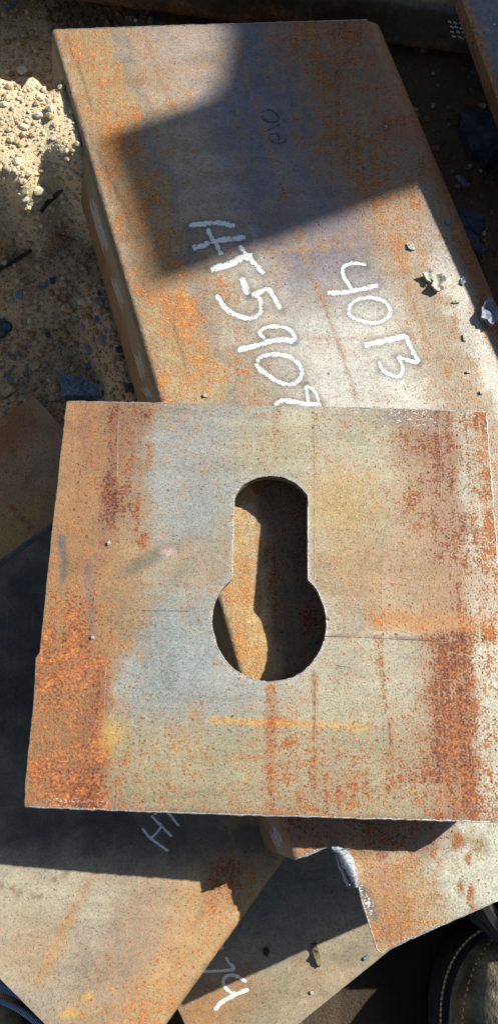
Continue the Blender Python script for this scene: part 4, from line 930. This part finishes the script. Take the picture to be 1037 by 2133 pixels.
def make_boot(toe_px, heel_dir, zoff=-.010):
    toe = np.r_[zpt(toe_px, .03), 0]; hd = unit(np.array([heel_dir[0], heel_dir[1], 0.0])); rt = np.array([-hd[1], hd[0], 0])
    Lb = .30
    def halfw(u): # half width along length, u 0 toe .. 1 heel
        w = .056 * (1 - (1 - min(u / .26, 1)) ** 2.3) ** .5 if u < .26 else .056 - .014 * sstep(.26, .6, u) + .002 * sstep(.6, .85, u)
        if u > .88: w *= math.sqrt(max(0, 1 - ((u - .88) / .12) ** 2)) * .999 + .001
        return float(w)
    us = np.concatenate([np.linspace(0.0015, .26, 26), np.linspace(.28, .88, 24), np.linspace(.89, .999, 10)])
    def foot_ring(z, grow):
        pts = []
        for u in us: pts.append(toe + hd * Lb * u + rt * (halfw(u) + grow) + [0, 0, z])
        for u in us[::-1]: pts.append(toe + hd * Lb * u - rt * (halfw(u) + grow) + [0, 0, z])
        return pts
    def loft(rings, cap0=True, cap1=True):
        V = [q for r in rings for q in r]; n = len(rings[0]); Fs = []
        for i in range(len(rings) - 1):
            for k in range(n): Fs.append((i * n + k, i * n + (k + 1) % n, (i + 1) * n + (k + 1) % n, (i + 1) * n + k))
        if cap0: Fs.append(tuple(range(n))[::-1])
        if cap1: Fs.append(tuple((len(rings) - 1) * n + k for k in range(n)))
        return V, Fs
    z0 = zoff
    V, Fs = loft([foot_ring(z0, -.002), foot_ring(z0 + .004, .003), foot_ring(z0 + .024, .004), foot_ring(z0 + .027, .002)])
    sole = mk('boot_sole', V, Fs, M_SOLE, person, angle=40)
    # upper: height profile over the foot
    def top(u): return z0 + .027 + .050 * (1 - (1 - min(u / .17, 1)) ** 2.4) ** .45 + .045 * float(sstep(.3, .62, u)) + .10 * float(sstep(.55, .66, u))
    rows = []
    for u in us:
        hw = max(halfw(u) - .006, .001); ht = top(u) - z0 - .027; r = []
        for k in range(25):
            a = math.pi * k / 24; ex = .62
            cx = math.copysign(abs(math.cos(a)) ** ex, math.cos(a)); cz = abs(math.sin(a)) ** .75
            r.append(toe + hd * (Lb * u + .004) + rt * hw * cx * (1 - .25 * cz * float(sstep(.3, .6, u))) + [0, 0, z0 + .0265 + ht * cz])
        rows.append(r)
    V = [q for r in rows for q in r]; Fs = []
    for i in range(len(rows) - 1):
        for k in range(24): Fs.append((i * 25 + k, i * 25 + k + 1, (i + 1) * 25 + k + 1, (i + 1) * 25 + k))
    Fs.append(tuple(range(25))); Fs.append(tuple((len(rows) - 1) * 25 + k for k in range(25))[::-1])
    upper = mk('boot_upper', V, Fs, M_LEATHER, person, angle=60)
    bm_ = bmesh.new(); bm_.from_mesh(upper.data); bmesh.ops.recalc_face_normals(bm_, faces=bm_.faces); bm_.to_mesh(upper.data); bm_.free()
    # welt cord and two rows of stitches
    def around(grow, z):
        ring = foot_ring(z, grow); return np.array([q for q in ring])
    def stitches(line, r, ln, gap, nm, par):
        l = resample(line, .0004, True); V, Fs = [], []; per = int((ln + gap) / .0004); k = int(ln / .0004)
        for i in range(0, len(l) - per, per):
            seg = [l[i], l[i + k // 2] + [0, 0, r * .6], l[i + k]]
            v, f = tube_mesh(seg, r, 5); b = len(V); V += list(v); Fs += [tuple(b + j for j in q) for q in f]
        return mk(nm, V, Fs, M_THREAD, par, angle=None)
    stitches(around(-.0005, z0 + .028), .0009, .0030, .0008, 'welt_stitching', sole)
    rr = []
    for sgn in (1, -1):
        seq = [u for u in us if u < .62]
        seq = seq if sgn == -1 else seq[::-1]
        for u in seq:
            hw = max(halfw(u + .0) - .006, .001); a = math.radians(24); ht = top(u) - z0 - .027
            rr.append(toe + hd * (Lb * u + .004) + rt * sgn * (hw * math.cos(a) ** .62 * 1.0 + .0002) + [0, 0, z0 + .0267 + ht * math.sin(a) ** .75 + .0004])
    rr = rr
    l = resample(rr, .0004, False); V, Fs = [], []
    for i in range(0, len(l) - 12, 11):
        v, f = tube_mesh([l[i], l[i + 4] + [0, 0, .0003], l[i + 7]], .0006, 5); b = len(V); V += list(v); Fs += [tuple(b + j for j in q) for q in f]
    mk('upper_stitching', V, Fs, M_THREAD, upper, angle=None)
    return toe, hd
make_boot((1052, 1934), (0.10, -1.0))
make_boot((22, 2060), (-0.12, -1.0), zoff=-.012)
def leg(name, foot, knee, hip, r0, r1, r2):
    P_ = smooth_line([np.array(foot), np.array(foot) * .6 + np.array(knee) * .4, np.array(knee), np.array(hip)], .02); n = len(P_); V, Fs = [], []
    return P_
# trousers: one continuous skinned surface, legs leaning back out of the picture up to the waist
lk = [(-.178, -.262, .050), (-.180, -.285, .16), (-.17, -.36, .30), (-.15, -.38, .46), (-.08, -.60, .80), (.03, -.66, .92), (.14, -.60, .80), (.24, -.43, .46), (.27, -.46, .30), (.285, -.43, .16), (.275, -.43, .13)]
rad = [.076, .066, .07, .08, .095, .13, .095, .08, .07, .064, .066]
me = bpy.data.meshes.new('trousers'); me.from_pydata([tuple(np.array(q) - np.array(person.location)) for q in lk], [(i, i + 1) for i in range(len(lk) - 1)], []); tr = bpy.data.objects.new('trousers', me); COL.objects.link(tr); tr.parent = person
sk = tr.modifiers.new('skin', 'SKIN'); sk.use_smooth_shade = True
for i, v in enumerate(me.skin_vertices[0].data): v.radius = (rad[i], rad[i]); v.use_root = (i == 5)
sb = tr.modifiers.new('sub', 'SUBSURF'); sb.levels = 3; sb.render_levels = 3
tx = bpy.data.textures.new('cloth_folds', 'CLOUDS'); tx.noise_scale = .05; ds = tr.modifiers.new('folds', 'DISPLACE'); ds.texture = tx; ds.strength = .02
me.materials.append(M_DENIM)
# rolled hem of the left trouser leg
for dz, rr_, nm in ((.0, .0035, 'trouser_hem'), (.022, .0018, 'trouser_seam')):
    l = [np.array([-.178 + .078 * math.cos(a), -.264 + .078 * math.sin(a), .035 + dz + .006 * math.sin(2 * a)]) for a in np.linspace(0, 2 * math.pi, 60, endpoint=False)]
    V, Fs = tube_mesh(l, rr_, 6, closed=True, rj=.1); mk(nm, V, Fs, M_DENIM, person)
# coil of black cable on the ground under the beam end
cc0 = np.r_[zpt((1120, 1785), .03), 0]; V, Fs = [], []
line = [cc0 + [(.062 + .004 * math.sin(a * .37)) * math.cos(a + .3), (.055 + .004 * math.cos(a * .53)) * math.sin(a + .3), -.006 + .0095 * a / (2 * math.pi)] for a in np.linspace(0, 2 * math.pi * 7.6, 380)]
line += [line[-1] + np.array([.03 * i, -.006 * i, -.012 * i]) for i in range(1, 7)]
V, Fs = tube_mesh(line, .0062, 8); tag(mk('cable_coil', V, Fs, M_SOLE, None, tuple(cc0)), 'coil of black rubber cable on the dark ground behind the boot toe', 'cable coil')

V, Fs = box_mesh((.405, -.028, .1095), .06, .062, .243)  # block added out of view only to shade the ground near the boot
tag(mk('ground_shade_block', V, Fs, M_BLOCKER, None, (.405, -.028, -.012), smooth=False), 'unseen dark square block added beyond the beam to shade the ground', 'shade block')

# ------------------------------------------------------------------ unseen upright panel added up-sun, cut to the outline of the shade on the pile
def shade_obj():
    D = 1.55; az = unit(np.array([SUN[0], SUN[1]])); lat = np.array([-az[1], az[0]])     # lat: to the left when looking at the sun
    O = az * D + zpt((560, 300), ZB)
    def up(q):
        g = np.r_[zpt(q, ZB), ZB]; tt = ((O - g[:2]) @ az) / (SUN[:2] @ az); h = g + SUN * tt; return np.array([(h[:2] - O) @ lat, h[2]])
    pts = [up(q) for q in [(882, 390), (312, 602), (262, 440), (208, 285), (450, 200), (478, 60), (400, 20), (294, 20), (180, 18), (6, -117)]]
    return O, az, lat, pts
O, az, lat, sp = shade_obj()
outl = [np.array([sp[0][0] - .02, -.02]), sp[0], sp[1], sp[2], sp[3], sp[4], sp[5], sp[6], sp[7], sp[8], sp[9], np.array([sp[9][0] + .4, sp[9][1] - .03]), np.array([sp[9][0] + .45, -.02])]
def up_map(V):
    P = np.c_[O + V[:, :1] * lat, V[:, 1]]; return P, np.tile(np.r_[-az, 0], (len(V), 1))
v, f, nt, _ = sheet_mesh(outl, [], .05, up_map, .03)
sg = mk('shade_panel', v, f, M_BLOCKER, None, tuple(np.r_[O, 0]), smooth=False); tag(sg, 'unseen tall dark panel added upright beyond the pile to shade it', 'shade panel')
